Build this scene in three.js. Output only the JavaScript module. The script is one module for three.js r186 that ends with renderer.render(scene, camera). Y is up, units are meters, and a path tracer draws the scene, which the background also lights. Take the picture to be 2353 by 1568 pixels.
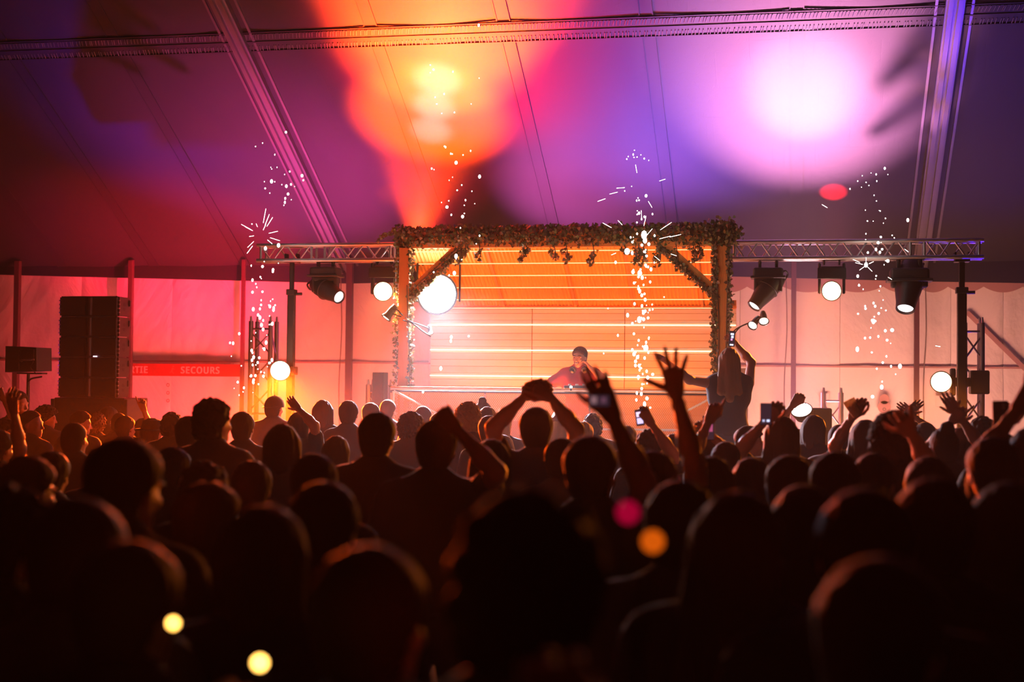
import * as THREE from 'three';
import { mergeGeometries } from 'three/addons/utils/BufferGeometryUtils.js';
import { RoundedBoxGeometry } from 'three/addons/geometries/RoundedBoxGeometry.js';
import { ImprovedNoise } from 'three/addons/math/ImprovedNoise.js';
import { RectAreaLightUniformsLib } from 'three/addons/lights/RectAreaLightUniformsLib.js';
import { FontLoader } from 'three/addons/loaders/FontLoader.js';
import { TextGeometry } from 'three/addons/geometries/TextGeometry.js';

// ------------------------------------------------------------------ camera, air, exposure
RectAreaLightUniformsLib.init();
const scene = new THREE.Scene();
scene.background = new THREE.Color(0, 0, 0);                       // night outside the tent
const renderer = new THREE.WebGLRenderer();
renderer.toneMapping = THREE.LinearToneMapping;
renderer.toneMappingExposure = 1.0;
renderer.shadowMap.enabled = true;

const FRAME_W = 2353, FRAME_H = 1568, FOCAL = 3300, EYE = 1.87;
const camera = new THREE.PerspectiveCamera(2 * Math.atan(FRAME_H / 2 / FOCAL) * 180 / Math.PI, FRAME_W / FRAME_H, 0.05, 120);
camera.position.set(0, EYE, 0);
camera.rotation.order = 'YXZ';
camera.rotation.set(0.0268, 0.1957, 0.010);
camera.focus = 14.2;
camera.userData.fStop = 1.9;
camera.updateMatrixWorld(true);
camera.updateProjectionMatrix();
scene.add(camera);
scene.fog = new THREE.FogExp2(new THREE.Color(1, 1, 1), 0.0045);     // stage haze

// ------------------------------------------------------------------ lights of the rig, with added wall, booth and foot bars (built further down)
const RIG = {
  strobe: { color: [0.84, 0.78, 1.0], power: 1400 },
  washLeft: { color: [1.0, 0.08, 0.003], power: 6500, angle: 0.80, penumbra: 0.6, dip: 0.52 },
  parLeft: { color: [1.0, 0.35, 0.15], power: 260, angle: 0.6, dip: 0.5 },
  washRight: { color: [1.0, 0.20, 0.008], power: 260, angle: 0.6, dip: 0.5 },
  parRight: { color: [1.0, 0.22, 0.01], power: 220, angle: 0.6, dip: 0.5 },
  wallRight: { color: [1.0, 0.36, 0.23], power: 420 },
  wallLeft: { color: [1.0, 0.18, 0.13], power: 170 },
  wallFarLeft: { color: [1.0, 0.03, 0.05], power: 620 },
  wallOrange: { color: [1.0, 0.18, 0.07], power: 300 },
  boothOrange: { color: [1.0, 0.16, 0.001], power: 210 },
  foot: { color: [1.0, 0.34, 0.04], power: 190 },
  led: { color: [1.0, 0.74, 0.44], power: 3.6 },
};
// ------------------------------------------------------------------ helpers
let seed = 20240611;
const rnd = () => { seed = (seed + 0x6d2b79f5) | 0; let t = Math.imul(seed ^ (seed >>> 15), 1 | seed); t = (t + Math.imul(t ^ (t >>> 7), 61 | t)) ^ t; return ((t ^ (t >>> 14)) >>> 0) / 4294967296; };
const rr = (a, b) => a + (b - a) * rnd();
const V = (x, y, z) => new THREE.Vector3(x, y, z);
const noise3 = new ImprovedNoise();
const fbm = (x, y, z = 0, o = 4) => { let s = 0, a = 0.5; for (let i = 0; i < o; i++, a *= 0.5, x *= 2.03, y *= 2.03, z *= 2.03) s += a * noise3.noise(x, y, z); return s; };
const rayOf = (px, py) => V(px / FRAME_W * 2 - 1, 1 - py / FRAME_H * 2, 0.5).unproject(camera).sub(camera.position).normalize();
const P = (px, py, D) => { const r = rayOf(px, py); return camera.position.clone().addScaledVector(r, -D / r.z); };   // where that line of sight meets the plane z = -D
const PX = (px, D, py = 880) => P(px, py, D).x;
const PY = (py, D, px = 1176) => P(px, py, D).y;

const taken = new Map();
const numbered = (n) => { const k = taken.get(n) ?? 0; taken.set(n, k + 1); return k ? n + '_' + String(k).padStart(3, '0') : n; };
function tag(o, label, category, group) { o.userData.label = label; o.userData.category = category; if (group) o.userData.group = group; return o; }
function thing(name, label, category, pos = [0, 0, 0], turn = 0, group) {
  const o = new THREE.Group(); o.name = numbered(name); o.position.set(...(pos.isVector3 ? pos.toArray() : pos)); o.rotation.y = turn; scene.add(o);
  return tag(o, label, category, group);
}
function structure(name) { const o = new THREE.Group(); o.name = name; o.userData.kind = 'structure'; scene.add(o); return o; }
function shade(m) { m.castShadow = m.receiveShadow = true; return m; }
function part(name, geo, mat, parent) {
  const m = shade(new THREE.Mesh(Array.isArray(geo) ? merge(geo) : geo, mat)); m.name = name; parent.add(m); return m;
}
function merge(list) {
  const gs = list.map((g) => { const h = g.index ? g.toNonIndexed() : g.clone(); for (const k of Object.keys(h.attributes)) if (!['position', 'normal', 'uv'].includes(k)) h.deleteAttribute(k); if (!h.attributes.uv) h.setAttribute('uv', new THREE.BufferAttribute(new Float32Array(h.attributes.position.count * 2), 2)); return h; });
  return mergeGeometries(gs);
}
const place = (g, x = 0, y = 0, z = 0, rx = 0, ry = 0, rz = 0) => { g.applyMatrix4(new THREE.Matrix4().makeRotationFromEuler(new THREE.Euler(rx, ry, rz)).setPosition(x, y, z)); return g; };
const box = (w, h, d, x, y, z, rx, ry, rz) => place(new THREE.BoxGeometry(w, h, d), x, y, z, rx, ry, rz);
const rbox = (w, h, d, r, x, y, z, rx, ry, rz) => place(new RoundedBoxGeometry(w, h, d, 2, r), x, y, z, rx, ry, rz);
const cyl = (r1, r2, h, n, x, y, z, rx, ry, rz) => place(new THREE.CylinderGeometry(r1, r2, h, n), x, y, z, rx, ry, rz);
const lathe = (pts, n = 24) => new THREE.LatheGeometry(pts.map((p) => new THREE.Vector2(p[0], p[1])), n);
const tube = (pts, r, n = 20, k = 6) => new THREE.TubeGeometry(new THREE.CatmullRomCurve3(pts.map((p) => p.isVector3 ? p : V(...p))), n, r, k);
const UP = V(0, 1, 0);
const along = (g, a, b) => { const d = b.clone().sub(a), q = new THREE.Quaternion().setFromUnitVectors(UP, d.clone().normalize()); g.applyQuaternion(q); g.translate((a.x + b.x) / 2, (a.y + b.y) / 2, (a.z + b.z) / 2); return g; };
const rod = (a, b, r, n = 8) => along(new THREE.CylinderGeometry(r, r, a.distanceTo(b), n), a, b);
const beam = (a, b, w, t) => along(new THREE.BoxGeometry(w, a.distanceTo(b), t), a, b);
const unitRod = new THREE.CylinderGeometry(1, 1, 1, 7);
function bar(name, a, b, r, mat, parent) {                          // a rod that shares one geometry with all the others
  const m = shade(new THREE.Mesh(unitRod, mat)), d = b.clone().sub(a), L = d.length(); m.name = name;
  m.scale.set(r, L, r); m.quaternion.setFromUnitVectors(UP, d.divideScalar(L)); m.position.copy(a).add(b).multiplyScalar(0.5); parent.add(m); return m;
}
const lin = (c) => new THREE.Color().setRGB(c[0], c[1], c[2]);
function material(name, color, o = {}) {
  const m = new THREE.MeshPhysicalMaterial({ roughness: 0.6, ...o }); m.name = name; if (Array.isArray(color)) m.color.setRGB(...color); else m.color.set(color); return m;
}
function glow(name, color, k) { const m = new THREE.MeshStandardMaterial({ color: 0x000000, roughness: 1 }); m.name = name; m.emissive.setRGB(...color); m.emissiveIntensity = k; return m; }
function tex(w, h, f, o = {}) {                                     // f(u, v) -> grey or [r, g, b]
  const d = new Uint8Array(w * h * 4);
  for (let y = 0; y < h; y++) for (let x = 0; x < w; x++) { const c = f(x / w, y / h), i = (y * w + x) * 4, a = Array.isArray(c) ? c : [c, c, c]; d[i] = 255 * Math.min(1, Math.max(0, a[0])); d[i + 1] = 255 * Math.min(1, Math.max(0, a[1])); d[i + 2] = 255 * Math.min(1, Math.max(0, a[2])); d[i + 3] = 255; }
  const t = new THREE.DataTexture(d, w, h); t.magFilter = THREE.LinearFilter; t.wrapS = t.wrapT = THREE.RepeatWrapping; if (o.srgb) t.colorSpace = THREE.SRGBColorSpace; if (o.repeat) t.repeat.set(...o.repeat); t.needsUpdate = true; return t;
}
function spot(parent, name, at, to, color, power, angle, penumbra = 0.6, radius = 3) {
  const l = new THREE.SpotLight(lin(color), power, 0, angle, penumbra, 2); l.name = name; l.castShadow = true; l.shadow.radius = radius;
  l.position.copy(at); l.target.position.copy(to); parent.add(l); parent.add(l.target); return l;
}
function panelLight(parent, name, at, to, color, power, w, h) {
  const l = new THREE.RectAreaLight(lin(color), power, w, h); l.name = name; l.position.copy(at); parent.add(l); parent.updateMatrixWorld(true); l.lookAt(parent.localToWorld(to.clone())); return l;
}
// ------------------------------------------------------------------ materials
const wrinkle = tex(512, 512, (u, v) => { const a = u * Math.PI * 2, b = v * Math.PI * 2; return 0.5 + 0.55 * fbm(Math.cos(a) * 3.1 + 7, Math.sin(a) * 3.1 + Math.cos(b) * 2.2, Math.sin(b) * 2.2, 5); });
const scuff = (() => {                                              // creases, scratches and scuffs of much used tarpaulin
  const N = 1024, c = document.createElement('canvas'); c.width = c.height = N; const g = c.getContext('2d');
  g.fillStyle = '#808080'; g.fillRect(0, 0, N, N);
  for (let i = 0; i < 2600; i++) { const x = rnd() * N, y = rnd() * N, a = rr(0, 6.28), l = rr(4, 36), b = rnd() < 0.5 ? 255 : 20; g.strokeStyle = `rgba(${b},${b},${b},${rr(0.08, 0.4)})`; g.lineWidth = rr(0.5, 1.6); g.beginPath(); g.moveTo(x, y); g.quadraticCurveTo(x + Math.cos(a) * l * 0.5 + rr(-5, 5), y + Math.sin(a) * l * 0.5 + rr(-5, 5), x + Math.cos(a) * l, y + Math.sin(a) * l); g.stroke(); }
  for (let i = 0; i < 60; i++) { const y = rnd() * N, x = rnd() * N, l = rr(60, 260), b = rnd() < 0.5 ? 255 : 0; g.strokeStyle = `rgba(${b},${b},${b},0.35)`; g.lineWidth = 1.2; g.beginPath(); g.moveTo(x, y); g.lineTo(x + (i % 2 ? l : rr(-6, 6)), y + (i % 2 ? rr(-6, 6) : l)); g.stroke(); }
  const t = new THREE.CanvasTexture(c); t.wrapS = t.wrapT = THREE.RepeatWrapping; return t;
})();
const M = {
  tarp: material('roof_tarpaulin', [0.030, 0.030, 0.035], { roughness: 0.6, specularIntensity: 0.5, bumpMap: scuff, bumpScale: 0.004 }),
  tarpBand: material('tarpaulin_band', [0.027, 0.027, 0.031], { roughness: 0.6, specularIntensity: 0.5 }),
  aluminium: material('worn_aluminium', [0.62, 0.61, 0.62], { roughness: 0.32, metalness: 0.85 }),
  lacing: material('lacing_cord', [0.10, 0.10, 0.11], { roughness: 0.7 }),
  rafterMetal: material('rafter_metal', [0.16, 0.155, 0.17], { roughness: 0.38, metalness: 0.6 }),
  darkAlu: material('dark_aluminium', [0.16, 0.15, 0.16], { roughness: 0.4, metalness: 0.5 }),
  wallCloth: material('white_wall_tarpaulin', [0.78, 0.76, 0.74], { roughness: 0.7, bumpMap: wrinkle, bumpScale: 0.02 }),
  darkWall: material('dark_wall_tarpaulin', [0.05, 0.05, 0.06], { roughness: 0.8 }),
  valance: material('valance_tarpaulin', [0.46, 0.27, 0.25], { roughness: 0.7 }),
  post: material('painted_post', [0.10, 0.04, 0.045], { roughness: 0.5 }),
  cord: material('cord', [0.25, 0.2, 0.18], { roughness: 0.8 }),
  floor: material('trodden_ground', [0.03, 0.028, 0.025], { roughness: 0.95 }),
  deck: material('stage_ply', [0.05, 0.045, 0.04], { roughness: 0.8 }),
  black: material('black_plastic', [0.022, 0.020, 0.022], { roughness: 0.42 }),
  blackMetal: material('black_metal', [0.03, 0.028, 0.03], { roughness: 0.35, metalness: 0.4 }),
  grille: material('speaker_grille', [0.028, 0.024, 0.026], { roughness: 0.55, metalness: 0.3 }),
  banner: material('red_banner', [0.45, 0.012, 0.015], { roughness: 0.6 }),
  bannerText: material('pale_lettering', [0.8, 0.5, 0.47], { roughness: 0.6 }),
  timber: material('orange_timber', [0.74, 0.27, 0.05], { roughness: 0.65, bumpMap: wrinkle, bumpScale: 0.004 }),
  plank: [0, 1, 2].map((k) => material('pale_plank_' + k, [0.80 - 0.03 * k, 0.70 - 0.03 * k, 0.58 - 0.02 * k], { roughness: 0.7 })),
  tin: material('corrugated_sheet', [0.85, 0.32, 0.035], { roughness: 0.55, metalness: 0.0 }),
  leaf: material('ivy_leaf', [0.16, 0.15, 0.07], { roughness: 0.5, side: THREE.DoubleSide, transmission: 0.25, thickness: 0 }),
  stem: material('ivy_stem', [0.12, 0.08, 0.05], { roughness: 0.8 }),
  deskPaint: material('desk_steel', [0.55, 0.42, 0.34], { roughness: 0.5, metalness: 0.2 }),
  rail: material('pale_tube', [0.85, 0.80, 0.72], { roughness: 0.35 }),
  lens: material('lamp_glass', [0.5, 0.5, 0.55], { roughness: 0.15 }),
  paper: material('paper', [0.75, 0.68, 0.64], { roughness: 0.8 }),
  cup: material('plastic_cup', [0.8, 0.55, 0.25], { roughness: 0.3, transmission: 0.4, thickness: 0 }),
  phone: material('phone_body', [0.03, 0.03, 0.035], { roughness: 0.25 }),
};
const GL = {
  strobe: glow('strobe_glow', [0.95, 0.98, 1.0], 40),
  wash: glow('orange_wash_glow', [1.0, 0.62, 0.25], 22),
  washHot: glow('hot_wash_glow', [1.0, 0.70, 0.32], 40),
  pale: glow('pale_wash_glow', [1.0, 0.85, 0.82], 12),
  beam: glow('beam_lens_glow', [0.85, 0.88, 1.0], 3),
  led: glow('led_strip_glow', RIG.led.color, RIG.led.power),
  ledRoof: glow('roof_led_strip_glow', [1.0, 0.68, 0.32], 1.7),
  spark: glow('spark_glow', [1.0, 0.93, 0.84], 14),
  clip: glow('clip_lamp_glow', [1.0, 0.82, 0.68], 5),
};
// ------------------------------------------------------------------ the tent
const WALL = 20.5, SLOPE = 0.556, EAVE = PY(618, WALL, 1690), X0 = -17, X1 = 8, RIDGE = -7;
const roofY = (z) => EAVE + (z + WALL) * SLOPE;
const onRoof = (px, py) => { const r = rayOf(px, py), c = camera.position, t = (EAVE + (c.z + WALL) * SLOPE - c.y) / (r.y - r.z * SLOPE); return c.clone().addScaledVector(r, t); };
const floor = structure('floor');
part('ground', box(X1 - X0, 0.2, 29, (X0 + X1) / 2, -0.1, -6.5), M.floor, floor);

const ceiling = structure('ceiling');
{
  const seamPx = [-330, -60, 210, 505, 830, 1145, 1480, 1831, 2195, 2560];
  const seams = seamPx.map((px) => onRoof(px, 0).x), xs = [X0, ...seams.filter((x) => x > X0 + 0.5), X1];
  const roofTurn = Math.atan(SLOPE), zA = -WALL - 0.15, zB = RIDGE, len = Math.hypot(zB - zA, (zB - zA) * SLOPE);
  const slab = (w, t, x, lift, l = len, mid = (zA + zB) / 2) => { const g = new THREE.BoxGeometry(w, t, l, Math.max(1, Math.ceil(w / 0.2)), 1, 40); g.rotateX(-roofTurn); g.translate(x, roofY(mid) + lift, mid); return g; };
  const uvRoof = (g) => { const p = g.attributes.position, u = g.attributes.uv; for (let i = 0; i < p.count; i++) u.setXY(i, p.getX(i) / 2.6, p.getZ(i) / 2.2); return g; };
  for (let i = 0; i + 1 < xs.length; i++) {
    const w = xs[i + 1] - xs[i], g = slab(w - 0.004, 0.03, (xs[i] + xs[i + 1]) / 2, 0.03), p = g.attributes.position;
    for (let k = 0; k < p.count; k++) p.setY(k, p.getY(k) + 0.018 * fbm(p.getX(k) * 1.3, p.getZ(k) * 1.1, i) - 0.02 * Math.sin(Math.PI * Math.min(1, Math.max(0, (p.getX(k) - xs[i]) / w))));
    g.computeVertexNormals();
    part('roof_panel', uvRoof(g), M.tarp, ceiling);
  }
  for (const x of seams.filter((v) => v > X0 + 0.5)) {               // welded seam tapes, two ridges each
    const big = [seams[3], seams[8]].includes(x);
    if (!big) { part('seam_tape', [slab(0.15, 0.006, x, 0.004), slab(0.012, 0.016, x - 0.075, 0), slab(0.012, 0.016, x + 0.075, 0)], M.tarpBand, ceiling); continue; }
    const rafter = part('rafter', [slab(0.20, 0.10, x, -0.03), slab(0.05, 0.16, x - 0.05, -0.05), slab(0.05, 0.16, x + 0.05, -0.05)], M.rafterMetal, ceiling);
    part('keder_track', [slab(0.03, 0.04, x - 0.19, 0), slab(0.03, 0.04, x + 0.19, 0)], M.rafterMetal, rafter);
  }
  // the laced join that crosses all panels: two tapes with a row of loops on each
  const zJ = onRoof(1400, 62).z, across = (dz, w, t, lift) => { const g = new THREE.BoxGeometry(X1 - X0 - 0.4, t, w); g.rotateX(-roofTurn); g.translate((X0 + X1) / 2, roofY(zJ + dz) + lift, zJ + dz); return g; };
  part('laced_join', [across(0, 0.26, 0.006, -0.012), across(-0.14, 0.014, 0.018, -0.014), across(0.14, 0.014, 0.018, -0.014), across(0, 0.02, 0.016, -0.018)], M.tarpBand, ceiling);
  for (const [dz, lean] of [[-0.09, 0.012], [0.08, 0.02]]) {
    const loops = [];
    for (let x = -10.5; x < 4.5; x += 0.042) { const y = (z) => roofY(z) - 0.022, z = zJ + dz, j = rr(-0.012, 0.012); loops.push(rod(V(x + j, y(z - 0.035), z - 0.035), V(x + lean + j, y(z + 0.035), z + 0.035), 0.0055, 5)); }
    const m = part('lacing_loops', loops, M.lacing, ceiling); m.userData.kind = 'stuff';
  }
  // the other half of the roof, behind the camera's view
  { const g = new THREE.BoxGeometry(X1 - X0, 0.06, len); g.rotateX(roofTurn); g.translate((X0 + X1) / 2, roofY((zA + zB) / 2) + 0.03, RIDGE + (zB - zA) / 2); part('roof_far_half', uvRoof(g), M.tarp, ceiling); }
  // eave hem: the dark edge of the roof sheet that hangs in front of the wall top
  const hem = [[-400, 628], [0, 632], [570, 646], [800, 652], [1000, 648], [1690, 636], [2110, 647], [2353, 651], [2700, 654]];
  for (let i = 0; i + 1 < hem.length; i++) {
    const a = P(...hem[i], WALL - 0.12), b = P(...hem[i + 1], WALL - 0.12), t = EAVE + 0.12, s = new THREE.Shape();
    s.moveTo(a.x, a.y); s.lineTo(b.x, b.y); s.lineTo(b.x, t); s.lineTo(a.x, t);
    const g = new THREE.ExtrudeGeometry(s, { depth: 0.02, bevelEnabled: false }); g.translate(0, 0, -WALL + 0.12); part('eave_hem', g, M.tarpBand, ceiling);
  }
}

const wallBack = structure('wall_back');
{
  const seamPx = [-420, -160, 35, 185, 297, 395, 555, 680, 800, 985, 1250, 1480, 1700, 1822, 1930, 2105, 2185, 2305, 2480, 2720];
  const xs = seamPx.map((px) => PX(px, WALL, 780)), top = EAVE + 0.1, folded = (w, x, y0, y1, k) => {
    const g = new THREE.BoxGeometry(w, y1 - y0, 0.03, Math.max(4, Math.ceil(w / 0.05)), Math.ceil((y1 - y0) / 0.09), 1), p = g.attributes.position, uv = g.attributes.uv;
    for (let i = 0; i < p.count; i++) {
      const X = p.getX(i) + x, Y = p.getY(i) + (y0 + y1) / 2;
      p.setXYZ(i, X, Y, p.getZ(i) - WALL + 0.05 * fbm(X * 1.4 + k * 3, Y * 0.35, k, 3) + 0.028 * fbm(X * 2.2 - Y * 1.6, Y * 1.1, k * 2 + 5, 4) - 0.012 * Math.exp(-40 * (((X - x) / w * 2) ** 2 - 1) ** 2));
      uv.setXY(i, X / 2.4, Y / 2.4);
    }
    g.computeVertexNormals(); return g;
  };
  xs.push(X1); xs.unshift(X0);
  const rail = PY(843, WALL, 1950);
  for (let i = 0; i + 1 < xs.length; i++) {
    if (xs[i] > 3.4 || xs[i + 1] < -14) { part('wall_panel', folded(xs[i + 1] - xs[i] - 0.002, (xs[i] + xs[i + 1]) / 2, 0, top, i), M.wallCloth, wallBack); continue; }
    part('wall_panel', folded(xs[i + 1] - xs[i] - 0.004, (xs[i] + xs[i + 1]) / 2, rail + 0.003, top, i), M.wallCloth, wallBack);
    part('wall_panel', folded(xs[i + 1] - xs[i] - 0.004, (xs[i] + xs[i + 1]) / 2, 0, rail - 0.003, i), M.wallCloth, wallBack);
  }
  part('hem_seam', box(X1 - X0, 0.022, 0.02, (X0 + X1) / 2, rail, -WALL + 0.05), M.valance, wallBack);
  for (const [px, w] of [[36, 14], [297, 12], [556, 9], [801, 15], [1823, 11], [2106, 11]]) {
    const x = PX(px, WALL - 0.35), r = w * (WALL / 3300);
    part('tent_post', rbox(r, EAVE + 0.15, r * 0.9, 0.008, x, (EAVE + 0.15) / 2, -WALL + 0.35), M.post, wallBack);
  }
  // scalloped valance along the top of the right-hand wall
  const vs = [1640, 1715, 1797, 1915, 2030, 2110, 2180, 2262, 2353, 2440, 2530];
  for (let i = 0; i + 1 < vs.length; i++) {
    const a = PX(vs[i], WALL - 0.2), b = PX(vs[i + 1], WALL - 0.2), y = PY(658, WALL - 0.2, vs[i]), s = new THREE.Shape();
    s.moveTo(a, EAVE); s.lineTo(a, y); s.quadraticCurveTo((a + b) / 2, y - 0.16, b, y); s.lineTo(b, EAVE); s.lineTo(a, EAVE);
    const g = new THREE.ExtrudeGeometry(s, { depth: 0.012, bevelEnabled: false, curveSegments: 12 }); g.translate(0, 0, -WALL + 0.10 + (i % 2) * 0.006); part('valance', g, M.valance, wallBack);
  }
  for (const px of [783, 1806, 2126]) part('hanging_cord', tube([P(px, 640, WALL - 0.15), P(px + 2, 760, WALL - 0.13), P(px - 4, 880, WALL - 0.15), P(px - 3, 990, WALL - 0.12)], 0.008, 24, 5), M.cord, wallBack);
  part('diagonal_band', beam(P(2222, 718, WALL - 0.07), P(2400, 892, WALL - 0.07), 0.06, 0.012), M.valance, wallBack);  // thin darker diagonal band just off the wall
  for (let k = 0; k < 3; k++) part('eyelet', place(new THREE.TorusGeometry(0.022, 0.006, 6, 14), ...P(386, 885 + k * 18, WALL - 0.07).toArray()), M.cord, wallBack);
}
for (const [name, x, z0, z1] of [['wall_left', X0 - 0.1, -21, 8], ['wall_right', X1 + 0.1, -21, 8]]) part('wall_sheet', box(0.2, 12, z1 - z0, x, 6, (z0 + z1) / 2), M.darkWall, structure(name));
part('wall_sheet', box(X1 - X0 + 0.4, 5, 0.2, (X0 + X1) / 2, 2.5, 7.6), M.darkWall, structure('wall_front'));
// ------------------------------------------------------------------ banner and papers on the wall
const font = await new FontLoader().loadAsync('fonts/droid/droid_sans_bold.typeface.json');
const fontThin = await new FontLoader().loadAsync('fonts/droid/droid_sans_regular.typeface.json');
const words = (text, f, size, depth = 0.004) => { const g = new TextGeometry(text, { font: f, size, depth, curveSegments: 6, bevelEnabled: false }); g.computeBoundingBox(); return g; };
{
  const D = WALL - 0.22, a = P(236, 849, D), b = P(560, 851, D), h = 0.185, t = thing('emergency_exit_banner', 'red emergency exit banner with pale capital letters beside the speaker stack', 'banner', [(a.x + b.x) / 2, a.y, -D]);
  part('cloth', rbox(b.x - a.x, h, 0.012, 0.004, 0, 0, 0), M.banner, t);
  const put = (text, px) => { const g = words(text, font, 0.105), x = P(px, 850, D).x - t.position.x; g.translate(x, -0.052, 0.007); part('lettering', g, M.bannerText, t); };
  put('SORTIE', 271); put('SECOURS', 415);
  const m = P(397, 850, D).x - t.position.x;                          // faint running figure between the words
  part('pictogram', [place(new THREE.CircleGeometry(0.014, 12), m + 0.01, 0.052, 0.008), beam(V(m, 0.03, 0.008), V(m - 0.012, -0.02, 0.008), 0.022, 0.002), beam(V(m - 0.012, -0.02, 0.008), V(m + 0.018, -0.055, 0.008), 0.014, 0.002), beam(V(m - 0.012, -0.02, 0.008), V(m - 0.045, -0.045, 0.008), 0.014, 0.002), beam(V(m, 0.025, 0.008), V(m + 0.035, 0.005, 0.008), 0.011, 0.002)], material('worn_print', [0.6, 0.1, 0.08]), t);
}
for (const [px, py, w, h, label] of [[1896, 922, 18, 34, 'small pale notice fixed to the wall behind the short truss tower'], [2164, 922, 28, 24, 'small pale notice on the wall under the right orange wash lamp']]) {
  const c = P(px, py, WALL - 0.09), k = WALL / 3300;
  tag(part(numbered('wall_notice'), rbox(w * k, h * k, 0.01, 0.003), M.paper, scene), label, 'notice').position.copy(c);
}
{ const c = P(2032, 926, WALL - 0.12), k = WALL / 3300, t = thing('hanging_tag', 'figure-eight red hanger on the wall by the raised hands at right', 'hanger', c);
  part('plate', [cyl(14 * k, 14 * k, 0.012, 20, 0, -0.06, 0, Math.PI / 2), cyl(11 * k, 11 * k, 0.012, 20, 0, 0.05, 0, Math.PI / 2)], M.valance, t); part('eye', place(new THREE.TorusGeometry(3 * k, 1 * k, 6, 12), 0, -0.09, 0.008), M.cord, t); }

// ------------------------------------------------------------------ trusses, stands and towers
function truss(a, b, size, label, panels, gap) {                      // square truss from a to b (world), lacing crossed front to back
  const t = thing('stage_truss', label, 'truss', a), L = b.clone().sub(a), n = panels, h = size / 2;
  for (const [dy, dz] of [[h, h], [h, -h], [-h, h], [-h, -h]]) bar('chord', V(-0.03, dy, dz), V(L.x + 0.03, L.y + dy, dz), 0.024, M.aluminium, t);
  for (const [dz, flip] of [[h, 0], [-h, 1]]) for (let i = 0; i < n; i++) {
    const x0 = L.x * (i + 0.08) / n, x1 = L.x * (i + 0.92) / n, up = (i + flip) % 2 ? 1 : -1; if (gap && Math.abs(i - gap) < 0.5) continue;
    bar('brace', V(x0, -h * up, dz), V(x1, h * up, dz), 0.0105, M.aluminium, t);
  }
  for (let i = 0; i < n; i++) bar('cross_brace', V(L.x * i / n, h, h * (i % 2 ? 1 : -1)), V(L.x * (i + 1) / n, h, h * (i % 2 ? -1 : 1)), 0.0105, M.aluminium, t);
  for (const x of [0.02, L.x - 0.02, ...(gap ? [L.x * gap / n, L.x * (gap + 1) / n] : [])]) for (const dz of [h, -h]) bar('upright', V(x, -h, dz), V(x, h, dz), 0.016, M.aluminium, t);
  return t;
}
const RIGZ = 16.3, kR = RIGZ / 3300;
{
  const a = P(602, 583, RIGZ), b = P(905, 581, RIGZ), s = 43 * kR * 0.86;
  truss(a, V(b.x, a.y, a.z), s, 'short pale lighting truss left of the ivy-covered booth', 10, 4);
  const c = P(1684, 577, RIGZ), d = P(2252, 576, RIGZ); truss(c, V(d.x, c.y, c.z), s, 'long lighting truss right of the ivy-covered booth', 18, 13);
}
function liftStand(px, yTop, yCollar, label, w1, w2) {                // wind-up stand: thin upper mast in a thicker lower one, three legs
  const x = PX(px, RIGZ, 700), top = PY(yTop, RIGZ, px), col = PY(yCollar, RIGZ, px), t = thing('lift_stand', label, 'stand', [x, 0, -RIGZ]), k = kR;
  part('lower_mast', rbox(w1 * k, col, w1 * k, 0.01, 0, col / 2, 0), M.blackMetal, t); part('upper_mast', rbox(w2 * k, top - col + 0.05, w2 * k, 0.008, 0, (top + col) / 2, 0), M.blackMetal, t);
  part('collar', [rbox(w1 * k * 1.3, 0.07, w1 * k * 1.3, 0.01, 0, col, 0), cyl(0.018, 0.018, 0.12, 8, w1 * k * 0.8, col - 0.02, 0, 0, 0, Math.PI / 2)], M.black, t);
  part('truss_fork', [rbox(0.16, 0.03, 0.16, 0.006, 0, top + 0.015, 0), box(0.02, 0.10, 0.1, -0.07, top + 0.06, 0), box(0.02, 0.10, 0.1, 0.07, top + 0.06, 0)], M.blackMetal, t);
  for (let i = 0; i < 3; i++) { const a = i * 2.1 + 0.5, f = V(Math.cos(a) * 0.45, 0.03, Math.sin(a) * 0.45); const leg = bar('leg', V(0, 0.55, 0), f, 0.022, M.blackMetal, t); void leg; part('foot', cyl(0.04, 0.045, 0.03, 12, f.x, 0.015, f.z), M.black, t); }
  bar('winch_handle', V(w1 * k * 0.6, 1.15, 0.03), V(w1 * k * 0.6 + 0.16, 1.15, 0.05), 0.012, M.blackMetal, t);
}
liftStand(2210, 603, 668, 'tall black lift stand under the right end of the long truss', 20, 12);
liftStand(670, 605, 672, 'tall lift stand under the left end of the short truss', 17, 10);
function tower(pxA, pxB, yTop, D, label, mat, depth = 0.22) {         // upright truss of four poles with crossed lacing
  const a = PX(pxA, D, yTop), b = PX(pxB, D, yTop), top = PY(yTop, D, pxA), t = thing('truss_tower', label, 'truss tower', [a, 0, -D]), w = b - a;
  for (const x of [0, w]) for (const z of [0, -depth]) { bar('pole', V(x, 0.02, z), V(x, top, z), 0.031, mat, t); part('coupler', [cyl(0.012, 0.018, 0.07, 10, x, top + 0.03, z)], M.aluminium, t); }
  for (let y = top - 0.1, k = 0; y > 0.4; y -= 0.36, k++) {
    if (k % 3 === 0) bar('rung', V(0, y, 0), V(w, y, 0), 0.013, mat, t);
    bar('brace', V(0, y - 0.04, 0), V(w, y - 0.32, 0), 0.011, mat, t); bar('brace', V(w, y - 0.04, 0), V(0, y - 0.32, 0), 0.011, mat, t);
    bar('side_brace', V(w, y, 0), V(w, y - 0.36, -depth), 0.011, mat, t);
  }
  part('base_plate', rbox(w + 0.3, 0.02, depth + 0.3, 0.005, w / 2, 0.01, -depth / 2), M.blackMetal, t);
  return t;
}
tower(2217, 2257, 742, 17.3, 'dark truss tower beside the right lift stand', M.darkAlu);
tower(577, 622, 738, 17.3, 'orange-lit truss tower left of the left lift stand', M.darkAlu);
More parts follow.
